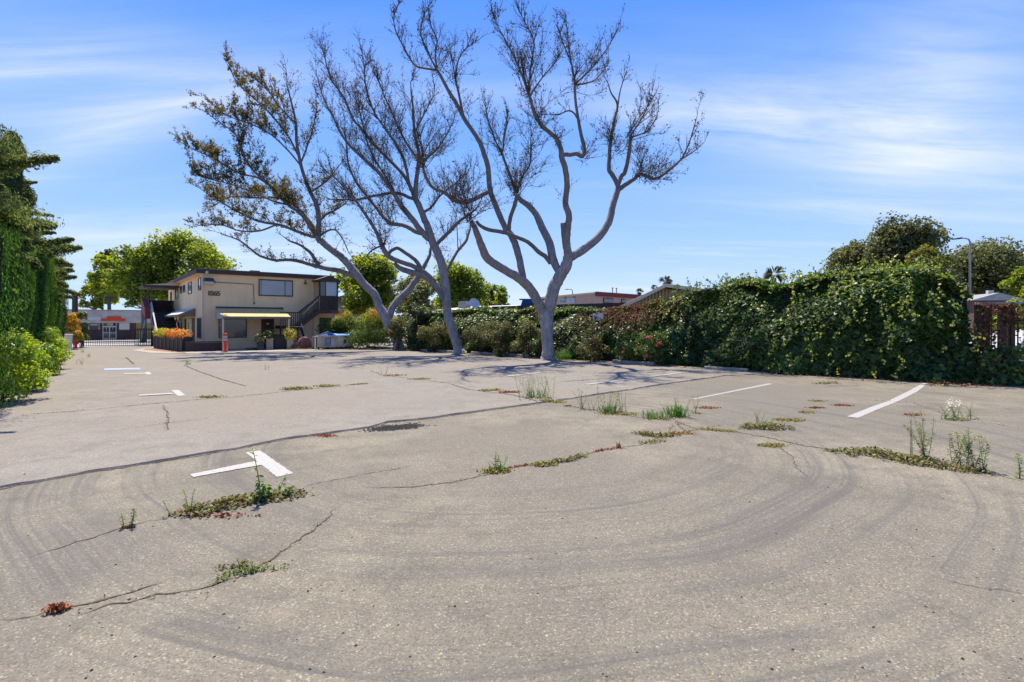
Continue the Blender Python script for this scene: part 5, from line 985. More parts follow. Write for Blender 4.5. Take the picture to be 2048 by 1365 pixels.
MB().box((4.4, 1, 4.02), (5.6, 2, 4.4)).build('roof_unit', M['white'], shop)
# street trees and far foliage
LMplane = leafmat('plane_leaf', [(0, (.08, .11, .02)), (.4, (.13, .18, .026)), (.75, (.22, .28, .038)), (1, (.36, .37, .06))], .5, .5, .3)
LMmid = leafmat('olive_tree_leaf', [(0, (.06, .07, .02)), (.5, (.12, .14, .028)), (1, (.26, .24, .05))], .5, .42, .3)
LMoak = leafmat('oak_leaf', [(0, (.045, .056, .024)), (.5, (.088, .105, .038)), (.85, (.14, .15, .05)), (1, (.21, .20, .06))], .5, .42, .3)
def tree(name, label, px, base_y, D, px_r, top_y, bot_y, n, size, lm, seed, k=26, group=None, ztrunk=None, flat=.9, trunk=True, gap=0, rnd=None):
    c = P(px, base_y, D); z0 = dip(c) if ztrunk is None else ztrunk; zt = P(px, top_y, D).z; zb = P(px, bot_y, D).z; R = px_r/F*D; H = zt-zb
    b = Vector((c.x, c.y, z0-.1)); root = empty(name, b, 0, label, 'tree', group); rs = np.random.default_rng(seed); L = []
    for i in range(k):
        th = rs.random()*2*PI; f = (i+.5)/k; zz = zb+H*(.14+.74*f); rad = R*math.sqrt(max(.06, 1-((f-.42)/.66)**2))*rs.random()**.45*.78; L.append((b.x+rad*math.cos(th), b.y+rad*math.sin(th)*flat, zz, min(R, H)*rs.uniform(.22, .40)))
    L = np.array(L); mb = MB()
    mb.tube([b, b.lerp(Vector((b.x, b.y, zb+H*.2)), .6)+Vector((.08, 0, 0)), Vector((b.x, b.y, zb+H*.35))], [.05*R+.10, .04*R+.07, .05*R], 8)
    for i in range(0, k, 2): e = Vector(L[i, :3]); a = Vector((b.x, b.y, zb+H*.08)); mb.tube([a, a.lerp(e, .5)+Vector((0, 0, .15*R*rs.normal())), e], [.032*R+.02, .02*R+.015, .02], 5)
    mb.build('trunk', M['bark'] if lm is LMplane else M['stem'], root, True, True)
    lumpleaves(L, int(n*.8), size, lm, root, 'crown', .95, .5, .7, rnd, .35); return root
gp = 'green trees behind the buildings'
tree('green_tree', 'large bright green tree rising behind the left half of building 1565', 372, 690, 62, 88, 466, 618, 26000, .34, LMplane, 101, 40, gp)
tree('green_tree', 'yellow-green tree left of the stair canopy, over the far shop', 288, 690, 60, 62, 492, 612, 15000, .32, LMplane, 102, 28, gp)
tree('green_tree', 'looser pale green tree above the red shop sign', 218, 690, 74, 48, 508, 608, 9500, .36, LMplane, 103, 22, gp)
tree('dark_tree', 'dark rounded tree top standing above the pale green tree', 216, 690, 92, 20, 494, 560, 3500, .42, LMoak, 104, 12)
tree('street_tree', 'thin street tree with white-washed trunk in front of the shop boarding', 284, 684, 58, 34, 560, 622, 4500, .26, LMplane, 105, 14)
p = P(285, 684, 57.5); e = empty('tree_guard', (p.x, p.y, dip(p)), 0, 'pale leaning trunk sleeve beside the plywood boarding', 'post'); MB().tube([(-.1, -.3, -.2), (.5, -.3, 2.4)], [.10, .07], 8).build('sleeve', M['grey'], e)
tree('green_tree', 'hazy green trees low behind the far shop roof', 190, 690, 105, 42, 560, 625, 5000, .5, LMplane, 106, 14, gp)
tree('green_tree', 'rounded yellow-green tree behind the leaning bare tree', 735, 690, 48, 68, 508, 642, 21000, .27, LMplane, 107, 36, gp)
tree('green_tree', 'bright green tree behind the middle bare tree', 918, 690, 56, 66, 533, 640, 17000, .29, LMplane, 108, 32, gp)
tree('green_tree', 'small loose green tree ending the row left of the street light', 985, 690, 58, 34, 565, 640, 6000, .27, LMplane, 109, 16, gp)
tree('pale_tree', 'feathery pale green tree between the two rounded green ones', 832, 690, 46, 52, 548, 645, 9500, .20, leafmat('pale_leaf', [(0, (.07, .09, .03)), (.6, (.15, .17, .06)), (1, (.28, .28, .12))], .6, .35), 110, 26)
tree('oak_tree', 'tall dark oak rising behind the tall ivy', 1806, 700, 44, 96, 454, 610, 30000, .25, LMoak, 111, 40, 'oaks beyond the ivy')
tree('oak_tree', 'smaller rounded dark tree left of the tall oak', 1704, 700, 47, 62, 488, 605, 15000, .24, LMoak, 112, 24, 'oaks beyond the ivy')
tree('yellow_tree', 'yellow-green tree in front of the tall oak', 1845, 700, 40, 50, 496, 595, 10000, .22, LMmid, 113, 18)
tree('oak_tree', 'dark oak at the right photo edge behind the street lamp', 1985, 700, 48, 100, 496, 618, 30000, .25, LMoak, 114, 36, 'oaks beyond the ivy')
tree('yellow_tree', 'olive green tree at the right photo edge below the dark oak', 2055, 700, 40, 42, 530, 620, 6000, .22, LMplane, 115, 14)
shrub('green_bush', 'light green rounded bush beyond the iron fence', 0, 0, .95, 2.7, 5000, .10, LMbright, 116, 18, base=Vector((P(2040, 700, 22).x, 22, 0)), low=.5)
# the town's far greenery along the skyline
n = 26000; th = np.radians(RNG.uniform(-62, 75, n)); R0 = 125+18*wob(th*9, th*4)+RNG.normal(0, 4, n); hh = 3.2+.9*wob(th*40, th*17)+.7*wob(th*110, th*60)
q = np.stack([R0*np.sin(th), R0*np.cos(th), hh*RNG.random(n)**.7-.6], 1)
tag(leafmesh('treeline', q, np.stack([-np.sin(th)*.6, -np.cos(th)*.6, np.full(n, .6)], 1), .9*(.5+RNG.random(n)), .7, .8, None, LMoak), 'low dark far treeline along the horizon behind the roofs', kind='stuff')
# palms
def palm(label, px, cy, D, rpx, seed):
    rs = random.Random(seed); c = P(px, cy, D); R = rpx/F*D; b = Vector((c.x, c.y, -.1)); root = empty('palm_tree', b, 0, label, 'palm', 'fan palms on the skyline'); MB().tube([b, Vector((c.x, c.y, c.z-R*.2))], [.28, .2], 7).build('trunk', M['stem'], root, True, True)
    for i in range(34):
        th = rs.random()*2*PI; el = rs.uniform(-.7, 1.2); d = Vector((math.cos(th)*math.cos(el), math.sin(th)*math.cos(el), math.sin(el))); a = c+d*R*.45; mb = MB(); s = perp(d)
        for k in range(7):
            w = (k-3)/3; e = (d+s*w*.75).normalized(); q = s.cross(d)*.04*R; mb.poly([c+d*R*.15, a+e*R*.2+q, a+e*R*.58+Vector((0, 0, -.12*R)), a+e*R*.2-q])
        mb.build('frond', LMoak, root, True)
palm('fan palm right behind the peak of the gabled roof', 1331, 563, 62, 15, 1); palm('small palm left of the gable peak', 1309, 576, 70, 8, 2); palm('fan palm showing above the lower roof slope', 1279, 584, 66, 9, 3); palm('larger fan palm rising behind the tall ivy', 1548, 550, 46, 24, 4)
# street lights and poles
def lamp(label, px, py0, py1, D, arm, rad=.08, head=.55, group='street lights'):
    t = P(px, py0, D); root = empty('street_light', (t.x, t.y, 0), 0, label, 'street light', group); H = t.z; a = arm/F*D; s = 1 if a > 0 else -1
    pts = [(0, 0, 0), (0, 0, H-.5), (0, 0, H-.25), (s*.10, 0, H-.07), (s*.35, 0, H), (a-s*head, 0, H+.0)]; MB().tube(pts, [rad, rad*.8, rad*.7, rad*.65, rad*.6, rad*.5], 8).build('pole', M['grey'], root, False, True)
    MB().prism([(a-s*head, -.11, H-.05), (a, -.07, H-.10), (a, -.07, H-.02), (a-s*head, -.11, H+.07)], (0, .22, 0)).build('lamp_head', M['frame'], root)
lamp('tall grey street light above the right end of the ivy', 1940, 477, 590, 38, -33); lamp('distant street light above the pink building', 1145, 579, 592, 78, -15, .09, .5)
for (px, y0, D, lab, r) in ((1014, 592, 60, 'thin dark pole left of the blue tarpaulin', .05), (1631, 540, 34, 'thin dark pole stub behind the tall ivy', .05), (150, 585, 58, 'thick dark sign pole above the orange topped shrub', .30), (849, 555, 90, 'slim utility pole among the pale green leaves', .10)):
    t = P(px, y0, D); e = empty('utility_pole', (t.x, t.y, dip(t)-.1), 0, lab, 'pole'); MB().tube([(0, 0, 0), (0, 0, t.z-dip(t))], [r, r*.85], 8).build('pole', M['darkwood'], e); MB().tube([(0, 0, t.z-dip(t)), (0, 0, t.z-dip(t)+.06)], r*1.15, 8).build('cap', M['darkwood'], e)
# low flat roofed building behind the hedge
M['orangewall'] = mat('orange_brown_wall', (.42, .20, .11), .9, 0, .25, 1.5); M['tar'] = mat('dark_tar_roof', (.045, .042, .042), .8, 0, .3, 2); M['pink'] = mat('peach_stucco', (.60, .42, .30), .9, 0, .12, 1.5); M['tansid'] = mat('tan_siding', (.47, .38, .22), .85, 0, .2, 2); M['redf'] = mat('maroon_fascia', (.20, .035, .035), .7); M['tarp'] = mat('blue_tarpaulin', (.035, .13, .40), .45, 0, .3, 3, .6, 6); M['wroof'] = mat('white_roof_coating', (.5, .5, .5), .6, 0, .2, 1.5)
HD = (FB[4]-FB[3]).normalized(); ROTH = math.atan2(HD.y, HD.x)
b0 = P(1003, 640, 36.5); b0.z = 0; e = empty('low_building', b0, 0, 'long low orange-brown building with dark flat roof behind the hedge', 'building')
def flat(par, p0, p1, depth, z0, z1, name, m): 
    d = (p1-p0).normalized(); nb = Vector((-d.y, d.x, 0)); nb = nb if nb.y > 0 else -nb; q = [p0, p1, p1+nb*depth, p0+nb*depth]; return MB().prism([(v.x, v.y, z0) for v in q], (0, 0, z1-z0)).build(name, m, par, True)
w0, w1 = P(1000, 640, 37.5), P(1275, 640, 30.0)
flat(e, w0, w1, 7, -.1, 2.42, 'wall', M['orangewall']); d = (w1-w0).normalized(); nb = Vector((-d.y, d.x, 0)); flat(e, w0-d*.4-nb*.45, w1+d*.2-nb*.45, 8, 2.44, 2.82, 'roof', M['tar']); 
for k in (.25, .55): q = w0.lerp(w1, k)-nb*.5; flat(e, q, q+d*.9, .045, 1.1, 2.0, 'window', M['ggrey'])
e = empty('flat_roof_building', P(920, 640, 40)*1, 0, 'low building with white coated roof behind the middle tree', 'building'); e.location.z = 0
w0, w1 = P(862, 640, 44), P(985, 640, 39)
flat(e, w0, w1, 7, -.1, 2.50, 'wall', M['orangewall']); flat(e, w0-Vector((.6, .5, 0)), w1+Vector((.5, -.6, 0)), 8, 2.52, 2.66, 'eave', M['brown']); d = (w1-w0).normalized(); nb = Vector((-d.y, d.x, 0))
MB().prism([tuple(w0+Vector((0, 0, 2.665-w0.z))), tuple(w1+Vector((0, 0, 2.665-w1.z))), tuple(w1+nb*3.5+Vector((0, 0, 3.05-w1.z))), tuple(w0+nb*3.5+d*.7+Vector((0, 0, 3.05-w0.z)))], (0, 0, .03)).build('roof_slope', M['wroof'], e, True)
q = w0.lerp(w1, .22); flat(e, q+nb*1.6, q+nb*1.6+d*.9, .6, 2.8, 3.45, 'roof_unit', M['grey'])
p = P(948, 616, 39.5); e = empty('satellite_dish', (p.x, p.y, 2.66), .5, 'pale round satellite dish on the white coated roof', 'dish'); MB().tube([(0, 0, 0), (0, 0, .36)], .03, 6).build('mast', M['grey'], e)
mb = MB(); mb.lathe([(.02, 0), (.22, .03), (.40, .10), (.42, .11)], (0, 0, 0), 18, False); R3 = Matrix.Rotation(math.radians(62), 3, 'X') @ Matrix.Rotation(0, 3, 'Z'); mb.v = [tuple(R3 @ Vector(v)+Vector((0, 0, .42))) for v in mb.v]; mb.build('reflector', M['white'], e, smooth=True); MB().tube([(0, -.05, .2), (0, -.42, .48)], .012, 5).build('feed_arm', M['grey'], e)
# clutter under a blue tarpaulin on the roof
p = P(1062, 608, 38.5); e = empty('tarp_shelter', (p.x, p.y, 2.82), 0, 'blue tarpaulin shelter standing on the dark flat roof', 'shelter'); k_ = 38.5/F
MB().prism([(-.78, 0, .0), (-.62, -.25, .52), (.38, -.25, .56), (.42, 0, 0)], (0, .9, 0)).build('tarpaulin', M['tarp'], e); MB().box((-.85, -.32, .53), (1.35, .95, .585)).build('roof_board', M['grey'], e); 
for x in (.45, 1.28): MB().box((x, -.28, 0), (x+.05, -.23, .53)).build('post', M['darkwood'], e)
MB().box((.62, -.1, 0), (1.0, .3, .3)).prism([(.95, -.2, 0), (1.25, -.2, .12), (1.22, -.2, .42), (.9, -.2, .3)], (0, .2, 0)).build('stored_boxes', M['white'], e)
# two storey peach building
c0 = P(1190, 640, 55); c0.z = 0; e = empty('peach_building', c0, 0, 'peach two storey building with maroon roof edge above the hedge', 'building'); zt = P(1190, 586, 55).z
lf = P(1078, 640, 66); lf.z = 0; rt = P(1300, 640, 63); rt.z = 0
q = [c0, rt, rt+(lf-c0), lf]; MB().prism([(v.x, v.y, -.1) for v in q], (0, 0, zt)).build('wall', M['pink'], e, True)
def edge(a, b, m, name, z0, z1, off=.08): d = (b-a).normalized(); n_ = Vector((d.y, -d.x, 0)); n_ = n_ if n_.y < 0 else -n_; MB().prism([(v.x, v.y, z0) for v in (a+n_*off, b+n_*off, b+n_*.004, a+n_*.004)], (0, 0, z1-z0)).build(name, M[m], e, True)
edge(c0, rt, 'redf', 'fascia', zt-.32, zt+.12, .2); edge(lf, c0, 'trim', 'fascia', zt-.1, zt+.06, .12)
def on(a, b, px, dpt):
    d = b-a; k = (px-CX)/F; t = (k*a.y-a.x)/(d.x-k*d.y); return t
def pwin(a, b, px0, px1, py0, py1, fm, pm):
    t0, t1 = on(a, b, px0, 0), on(a, b, px1, 0); A = a.lerp(b, t0); B = a.lerp(b, t1); z1 = CH-(py0-HZ)/F*A.y; z0 = CH-(py1-HZ)/F*A.y; d = (B-A).normalized()*.09; n0 = len(bpy.data.objects)
    edge(A, B, fm, 'window', z0, z1, .07); f_ = [o for o in e.children if o.name.startswith('window')][-1]; edge(A+d, B-d, pm, 'pane', z0+.1, z1-.1, .10); edge(A.lerp(B, .5)-d*.3, A.lerp(B, .5)+d*.3, 'white', 'mullion', z0+.1, z1-.1, .13)
pwin(c0, rt, 1206, 1226, 596, 607, 'redf', 'ggrey'); pwin(c0, rt, 1242, 1250, 598, 607, 'redf', 'ggrey'); pwin(lf, c0, 1134, 1151, 597.5, 608, 'white', 'gbright'); pwin(lf, c0, 1120, 1133, 599, 608, 'white', 'ggrey')
for px in (1130, 1148): t = on(lf, c0, px, 0); A = lf.lerp(c0, t); edge(A, A+(c0-lf).normalized()*.25, 'black', 'vent', zt-.35, zt-.25)
for px in (1232, 1240): A = c0.lerp(rt, on(c0, rt, px, 0))+Vector((0, 2, 0)); MB().tube([(A.x, A.y, zt-.1), (A.x, A.y, zt+.75)], .06, 6).tube([(A.x, A.y, zt+.75), (A.x, A.y, zt+.86)], .1, 6).build('vent_pipe', M['grey'], e, True)
# gabled house with vertical siding
D0 = 26.5; g = [P(1236, 617, D0), P(1326, 572, D0+.6), P(1430, 586, D0+1.2)]; e = empty('gabled_house', (g[1].x, g[1].y, 0), 0, 'tan gabled house with vertical board siding behind the ivy', 'house')
A, B, C_ = g; base = lambda v: Vector((v.x, v.y, -.1)); dv = Vector((.45, 1, 0)).normalized()*6
MB().prism([base(A)+Vector((.25, 0, 0)), base(C_), C_-Vector((0, 0, .1)), B-Vector((0, 0, .12)), A+Vector((.25, 0, .02))], dv).build('wall', M['tansid'], e, True)
n = 27
for i in range(n):
    t = (i+.5)/n; x = A.x+.25+(C_.x-A.x-.3)*t; zz = (A.z+(B.z-A.z)*(x-A.x)/(B.x-A.x) if x < B.x else B.z+(C_.z-B.z)*(x-B.x)/(C_.x-B.x))-.16; y = A.y+(C_.y-A.y)*t; MB().box((x-.022, y-.03, 1.2), (x+.022, y+.05, zz)).build('batten', M['tansid'], e, True)
M['shingle'] = mat('grey_brown_shingle', (.16, .14, .13), .9, 0, .4, 4)
for (a, b) in ((A-Vector((.15, 0, .06)), B), (B, C_+Vector((.3, .1, -.03)))):
    MB().prism([a+Vector((0, -.45, 0)), b+Vector((0, -.45, 0)), b+Vector((0, -.45, .07)), a+Vector((0, -.45, .07))], dv+Vector((0, .6, 0))).build('roof', M['shingle'], e, True); MB().prism([a+Vector((0, -.50, -.10)), b+Vector((0, -.50, -.10)), b+Vector((0, -.50, .08)), a+Vector((0, -.50, .08))], (0, .045, 0)).build('bargeboard', M['trim'], e, True)
# grey house between building and trees, far house roof at right
p = P(700, 640, 52); e = empty('grey_house', (p.x, p.y, 0), .5, 'grey house glimpsed between building 1565 and the green tree', 'house'); MB().box((-2.6, 0, -.1), (2.6, 6, 3.6)).build('wall', M['grey'], e); MB().prism([(-3.0, -.4, 3.6), (3.0, -.4, 3.6), (3.0, -.4, 3.72), (0, -.4, 4.5), (-3.0, -.4, 3.72)], (0, 6.8, 0)).build('roof', M['shingle'], e); MB().box((-1.2, -.05, 1.6), (-.3, -.004, 3.1)).build('window', M['glass'], e); MB().box((.9, -.05, .1), (1.8, -.004, 3.1)).build('door', M['darkwood'], e)
p = P(700, 650, 44); e = empty('white_shed', (p.x-1.2, p.y, 0), .65, 'low white shed wall right of the brown stair porch', 'shed'); MB().box((-1.6, 0, -.1), (.6, 2, 2.9)).build('wall', M['wallwhite'], e); MB().box((-1.7, -.1, 2.9), (.7, 2.1, 3.0)).build('roof', M['grey'], e)
p = P(1993, 590, 34); e = empty('far_house', (p.x, p.y, 0), -.3, 'low grey roofed house beyond the iron fence', 'house'); MB().box((-1.2, 0, -.1), (1.2, 4, p.z-.35)).build('wall', M['brickd'], e); MB().prism([(-1.5, -.3, p.z-.36), (1.5, -.3, p.z-.36), (0, -.3, p.z+.12)], (0, 4.6, 0)).build('roof', M['grey'], e); MB().box((-.15, .6, p.z+.0), (.15, .9, p.z+.32)).build('chimney', M['wallwhite'], e)

# ------------------------------------------------------------------ things before the building
e = empty('dumpster', G(668, 699), .36, 'rusty white dumpster with blue lid and printed panel by the hedge', 'dumpster')
M['dump'] = mat('dirty_white_steel', (.56, .53, .44), .6, 0, .3, 2.5, 0, 30, (.30, .22, .13)); M['rust'] = mat('rust', (.17, .07, .03), .9, 0, .4, 6); M['bluelid'] = mat('blue_plastic', (.03, .13, .38), .4); M['ltblue'] = mat('light_blue_plastic', (.16, .36, .62), .35); M['bluep'] = mat('blue_print', (.06, .12, .34), .6)
MB().prism([(-1.0, -.55, .16), (.55, -.55, .16), (.55, -.55, .80), (-1.0, -.55, .80)], (0, 1.1, 0)).build('body', M['dump'], e, bevel=.02); 
for z in (.32, .50, .66): MB().box((-1.0, -.575, z), (.54, -.552, z+.02)).build('rib', M['dump'], e)
MB().box((-1.05, -.6, .80), (.62, .57, .84)).build('rim', M['dump'], e); MB().box((.551, -.50, .2), (.9, .5, .76)).build('side_pocket', M['dump'], e, bevel=.03); MB().tube([(.60, -.515, .50), (.60, -.49, .50)], .13, 14).build('hole', M['rust'], e)
MB().prism([(-1.0, -.5, .84), (-.35, -.5, 1.15), (.1, -.5, .90)], (0, .9, 0)).build('lid', M['bluelid'], e); MB().prism([(-.2, -.58, .845), (.9, -.58, .86), (.95, .5, .95), (-.1, .5, .95)], (0, 0, .04)).build('lid', M['ltblue'], e); MB().prism([(-.95, -.59, .845), (-.35, -.59, .845), (-.42, -.59, 1.02)], (0, .3, 0)).build('bag', M['white'], e)
for (x0, x1, z0, z1) in ((-.52, -.20, .70, .75), (-.52, -.46, .38, .70), (-.26, -.20, .38, .70), (-.52, -.20, .33, .38), (-.42, -.30, .44, .50), (-.54, -.18, .24, .28), (-.42, -.32, .58, .64)): MB().box((x0, -.583, z0), (x1, -.577, z1)).build('printed_mark', M['bluep'], e)
for x in (-.92, -.35, .45):
    for y in (-.45, .45): o = MB().box((x-.03, y-.03, .1), (x+.03, y+.03, .16)).build('caster', M['black'], e); MB().tube([(x, y-.025, .07), (x, y+.025, .07)], .07, 10).build('wheel', M['tyre'], o)
MB().box((-1.16, -.58, .0), (-1.06, -.48, .86)).build('corner_post', M['trim'], e)
e = empty('waste_cart', G(698, 698), .3, 'grey wheeled waste cart beside the dumpster', 'bin'); M['cart'] = mat('grey_plastic', (.16, .15, .14), .6, 0, .2, 3)
MB().prism([(-.24, -.28, .08), (.24, -.28, .08), (.32, -.34, .92), (-.32, -.34, .92)], (0, .6, 0)).build('body', M['cart'], e, bevel=.02); MB().prism([(-.34, -.38, .925), (.34, -.38, .925), (.32, -.34, 1.0), (-.32, -.34, 1.0)], (0, .72, 0)).build('lid', M['cart'], e); MB().tube([(-.25, .33, .95), (.25, .33, .95)], .025, 6).build('handle', M['cart'], e)
for x in (-.28, .24): MB().tube([(x, .25, .12), (x+.05, .25, .12)], .12, 12).build('wheel', M['tyre'], e)
# angular mound that looks tarp-covered, shaped as one solid lump
b = G(603, 699.6); e = empty('mound', b, 0, 'large angular reddish brown mound on a low timber base by the stair', 'mound'); M['mound'] = mat('red_brown_mound', (.20, .085, .065), .9, 0, .6, 2.2, 1.0, 7, (.06, .03, .028))
bm = bmesh.new(); bmesh.ops.create_icosphere(bm, subdivisions=3, radius=1)
for v in bm.verts:
    p = v.co; w = .16*wob(p.x*2.5, p.y*2.5, p.z*2.5)+.08*wob(p.x*6, p.y*6, p.z*6); t = 1+w; x = p.x*.66*t; z = max(0, p.z)*.62*t*(1+.35*p.x); v.co = Vector((x+.05, p.y*.5*t, .12+z if p.z > -.2 else .10))
me = bpy.data.meshes.new('mound'); bm.to_mesh(me); bm.free(); o = link('stone', me, M['mound'], e, False)
MB().box((-.72, -.55, 0), (.78, .5, .11)).build('timber_base', M['ply'], e); MB().box((.66, -.1, .11), (.80, .45, .82)).build('back_board', M['grey'], e)
# delineator
M['deli'] = mat('orange_plastic', (.85, .10, .02), .45); p = G(450.5, 704.6); e = empty('delineator', p, 0, 'orange traffic delineator with two white bands by the awning post', 'delineator')
o = MB().lathe([(.17, 0), (.17, .04), (.115, .07), (.112, .80), (.105, .81), (.085, .86), (.115, .9), (.115, 1.05), (.09, 1.08)], (0, 0, 0), 16).build('body', M['deli'], e, smooth=True)
for z in (.66, .81): MB().lathe([(.1175, z), (.1175, z+.09)], (0, 0, 0), 16, False).build('reflective_band', M['white'], o)
# pots before the door
def pot(label, px, py, w, h, m, lm, r, n, sq=.8, lean=0):
    b = G(px, py); e = empty('plant_pot', b, .5, label, 'pot plant', 'pots before the front door'); MB().prism([(-w*.42, -w*.42, 0), (w*.42, -w*.42, 0), (w*.42, w*.42, 0), (-w*.42, w*.42, 0)], (0, 0, h)).build('pot', M[m], e); MB().box((-w*.5, -w*.5, h), (w*.5, w*.5, h+.05)).build('rim', M[m], e); MB().box((-w*.43, -w*.43, h+.051), (w*.43, w*.43, h+.06)).build('soil', M['soil'], e); flowerball('foliage', (b.x, b.y, b.z+h+r*.75), r, n, lm, e, .09, sq); return e
M['navy'] = mat('blue_black_glaze', (.02, .03, .045), .4); M['beige'] = mat('beige_concrete', (.46, .34, .24), .9, 0, .2, 4)
LMpot = leafmat('pot_leaf', [(0, (.03, .06, .016)), (.6, (.09, .13, .03)), (1, (.25, .20, .05))], .5, .3)
pot('dark blue pot with a loose green plant left of the door', 521, 701.5, .42, .45, 'navy', LMpot, .36, 300, 1.1); pot('tall beige pot with yellow-green plant before the red door', 539, 700.6, .46, .68, 'beige', LMpot, .40, 420, .8); pot('tall beige pot full of yellow flowers below the right awning post', 580, 699.8, .44, .62, 'beige', LMye, .40, 420, 1.0)
e = empty('dark_bin', G(560, 699.6), .5, 'black square bin standing between the two beige pots', 'bin'); MB().prism([(-.35, -.3, 0), (.35, -.3, 0), (.38, -.33, .88), (-.38, -.33, .88)], (0, .62, 0)).build('body', M['black'], e, bevel=.02); MB().box((-.40, -.36, .885), (.40, .34, .95)).build('lid', M['black'], e)
MBs = empty('door_step', G(508, 701.2), ROTB, 'low dark step before the entrance', 'step'); MB().box((-.35, -.2, 0), (1.1, .5, .14)).build('tread', M['navy'], MBs); MB().box((.3, .05, .141), (1.1, .5, .28)).build('tread', M['navy'], MBs)
# wheel stops
WS = [(748, 696.8, 20, 'by the coral shrub'), (772, 697.8, 20, 'left of the leaning tree'), (840, 702.2, 26, 'right of the leaning tree'), (892, 705.2, 30, 'just left of the middle tree'), (966, 709.6, 38, 'right of the middle tree'), (1033, 713.4, 40, 'left of the forked right tree'), (1266, 728.5, 66, 'below the rose bushes'), (1452, 741, 62, 'half buried at the foot of the tall ivy')]
M['stop'] = mat('weathered_concrete', (.34, .31, .27), .95, 0, .45, 5, .5, 40); 
for i, (px, py, w, lab) in enumerate(WS):
    c = G(px, py, ZO); a = G(px-w/2, py-w*.045); b = G(px+w/2, py+w*.05); L_ = max(1.5, min(1.9, (b-a).length)); e = empty('wheel_stop', (c.x, c.y, 0.005 if i > 6 else ZO+.005), math.atan2(HD.y, HD.x)+random.uniform(-.05, .05), 'worn concrete wheel stop '+lab, 'wheel stop', 'wheel stops along the hedge')
    n0 = 8; pr = [(-.09, 0), (.09, 0), (.075, .09), (.055, .12), (-.055, .12), (-.075, .09)]; mb = MB()
    for k in range(n0+1):
        for (y, z) in pr: mb.v.append((-L_/2+L_*k/n0, y+random.gauss(0, .004), max(0, z+random.gauss(0, .004)) if z else 0))
    for k in range(n0):
        for j in range(6): mb.f.append((k*6+j, k*6+(j+1) % 6, (k+1)*6+(j+1) % 6, (k+1)*6+j))
    mb.f.append((5, 4, 3, 2, 1, 0)); mb.f.append(tuple(n0*6+j for j in range(6))); mb.build('block', M['stop'], e)
    for x in (-L_*.33, L_*.33): MB().tube([(x, 0, .118), (x, 0, .128)], .018, 8).build('steel_pin', M['rust'], e)

# ------------------------------------------------------------------ weeds in the cracks
LMmat = leafmat('mat_weed', [(0, (.065, .045, .025)), (.3, (.10, .10, .03)), (.65, (.16, .17, .045)), (.9, (.25, .24, .08)), (1, (.24, .10, .05))], .6, .2)
LMyel = leafmat('yellow_moss', [(0, (.17, .13, .03)), (.5, (.28, .23, .05)), (1, (.24, .26, .06))], .8, .1); LMred = leafmat('red_weed', [(0, (.19, .05, .025)), (.6, (.27, .08, .035)), (1, (.32, .18, .05))], .8, .1)
LMweed = leafmat('weed_leaf', [(0, (.07, .11, .03)), (.5, (.13, .19, .045)), (1, (.22, .26, .08))], .55, .3); LMgrn = leafmat('fresh_weed_leaf', [(0, (.05, .13, .02)), (.5, (.09, .20, .03)), (1, (.17, .27, .05))], .5, .35); LMwf = leafmat('white_floret', [(0, (.55, .50, .38)), (1, (.75, .72, .62))], .7, .2)
M['wstem'] = mat('weed_stem', (.16, .17, .07), .8, 0, .3, 9); M['dstem'] = mat('dry_weed_stem', (.20, .13, .07), .9)
def zat(p): return ZO if p[1] > 3 and inside(p) else 0
EX = [(q.x, q.y) for q in er]
def inside(p):                                              # beyond the broken edge, on the raised layer
    xs_ = [a for a, b in EX]; 
    if p[0] > xs_[-1]: return p[1] > 17.9
    y = np.interp(p[0], xs_, [b for a, b in EX]); return p[1] > y
def mat_part(root, pts, w, n, size, lm, h=.05, name='leaves', lift=0):
    """ground-hugging growth along a line of photo points, w metres half width"""
    q = []; g = [G(*p) for p in pts]
    for _ in range(n):
        i = random.randrange(len(g)-1) if len(g) > 1 else 0; t = random.random(); c = g[i].lerp(g[min(i+1, len(g)-1)], t); th = random.random()*2*PI; r = w*random.random()**.6*(.55+.5*abs(math.sin(c.x*7+c.y*5+th*2)))
        p = Vector((c.x+r*math.cos(th)*1.25, c.y+r*math.sin(th), 0)); p.z = zat(p)+random.random()**1.6*h*(1-.6*r/w)+.006; q.append(tuple(p))
    leafmesh(name, np.array(q), np.tile([0, 0, 1.0], (n, 1)), size*(.5+.9*RNG.random(n)), .5, .75, None, lm, root, None, .15)
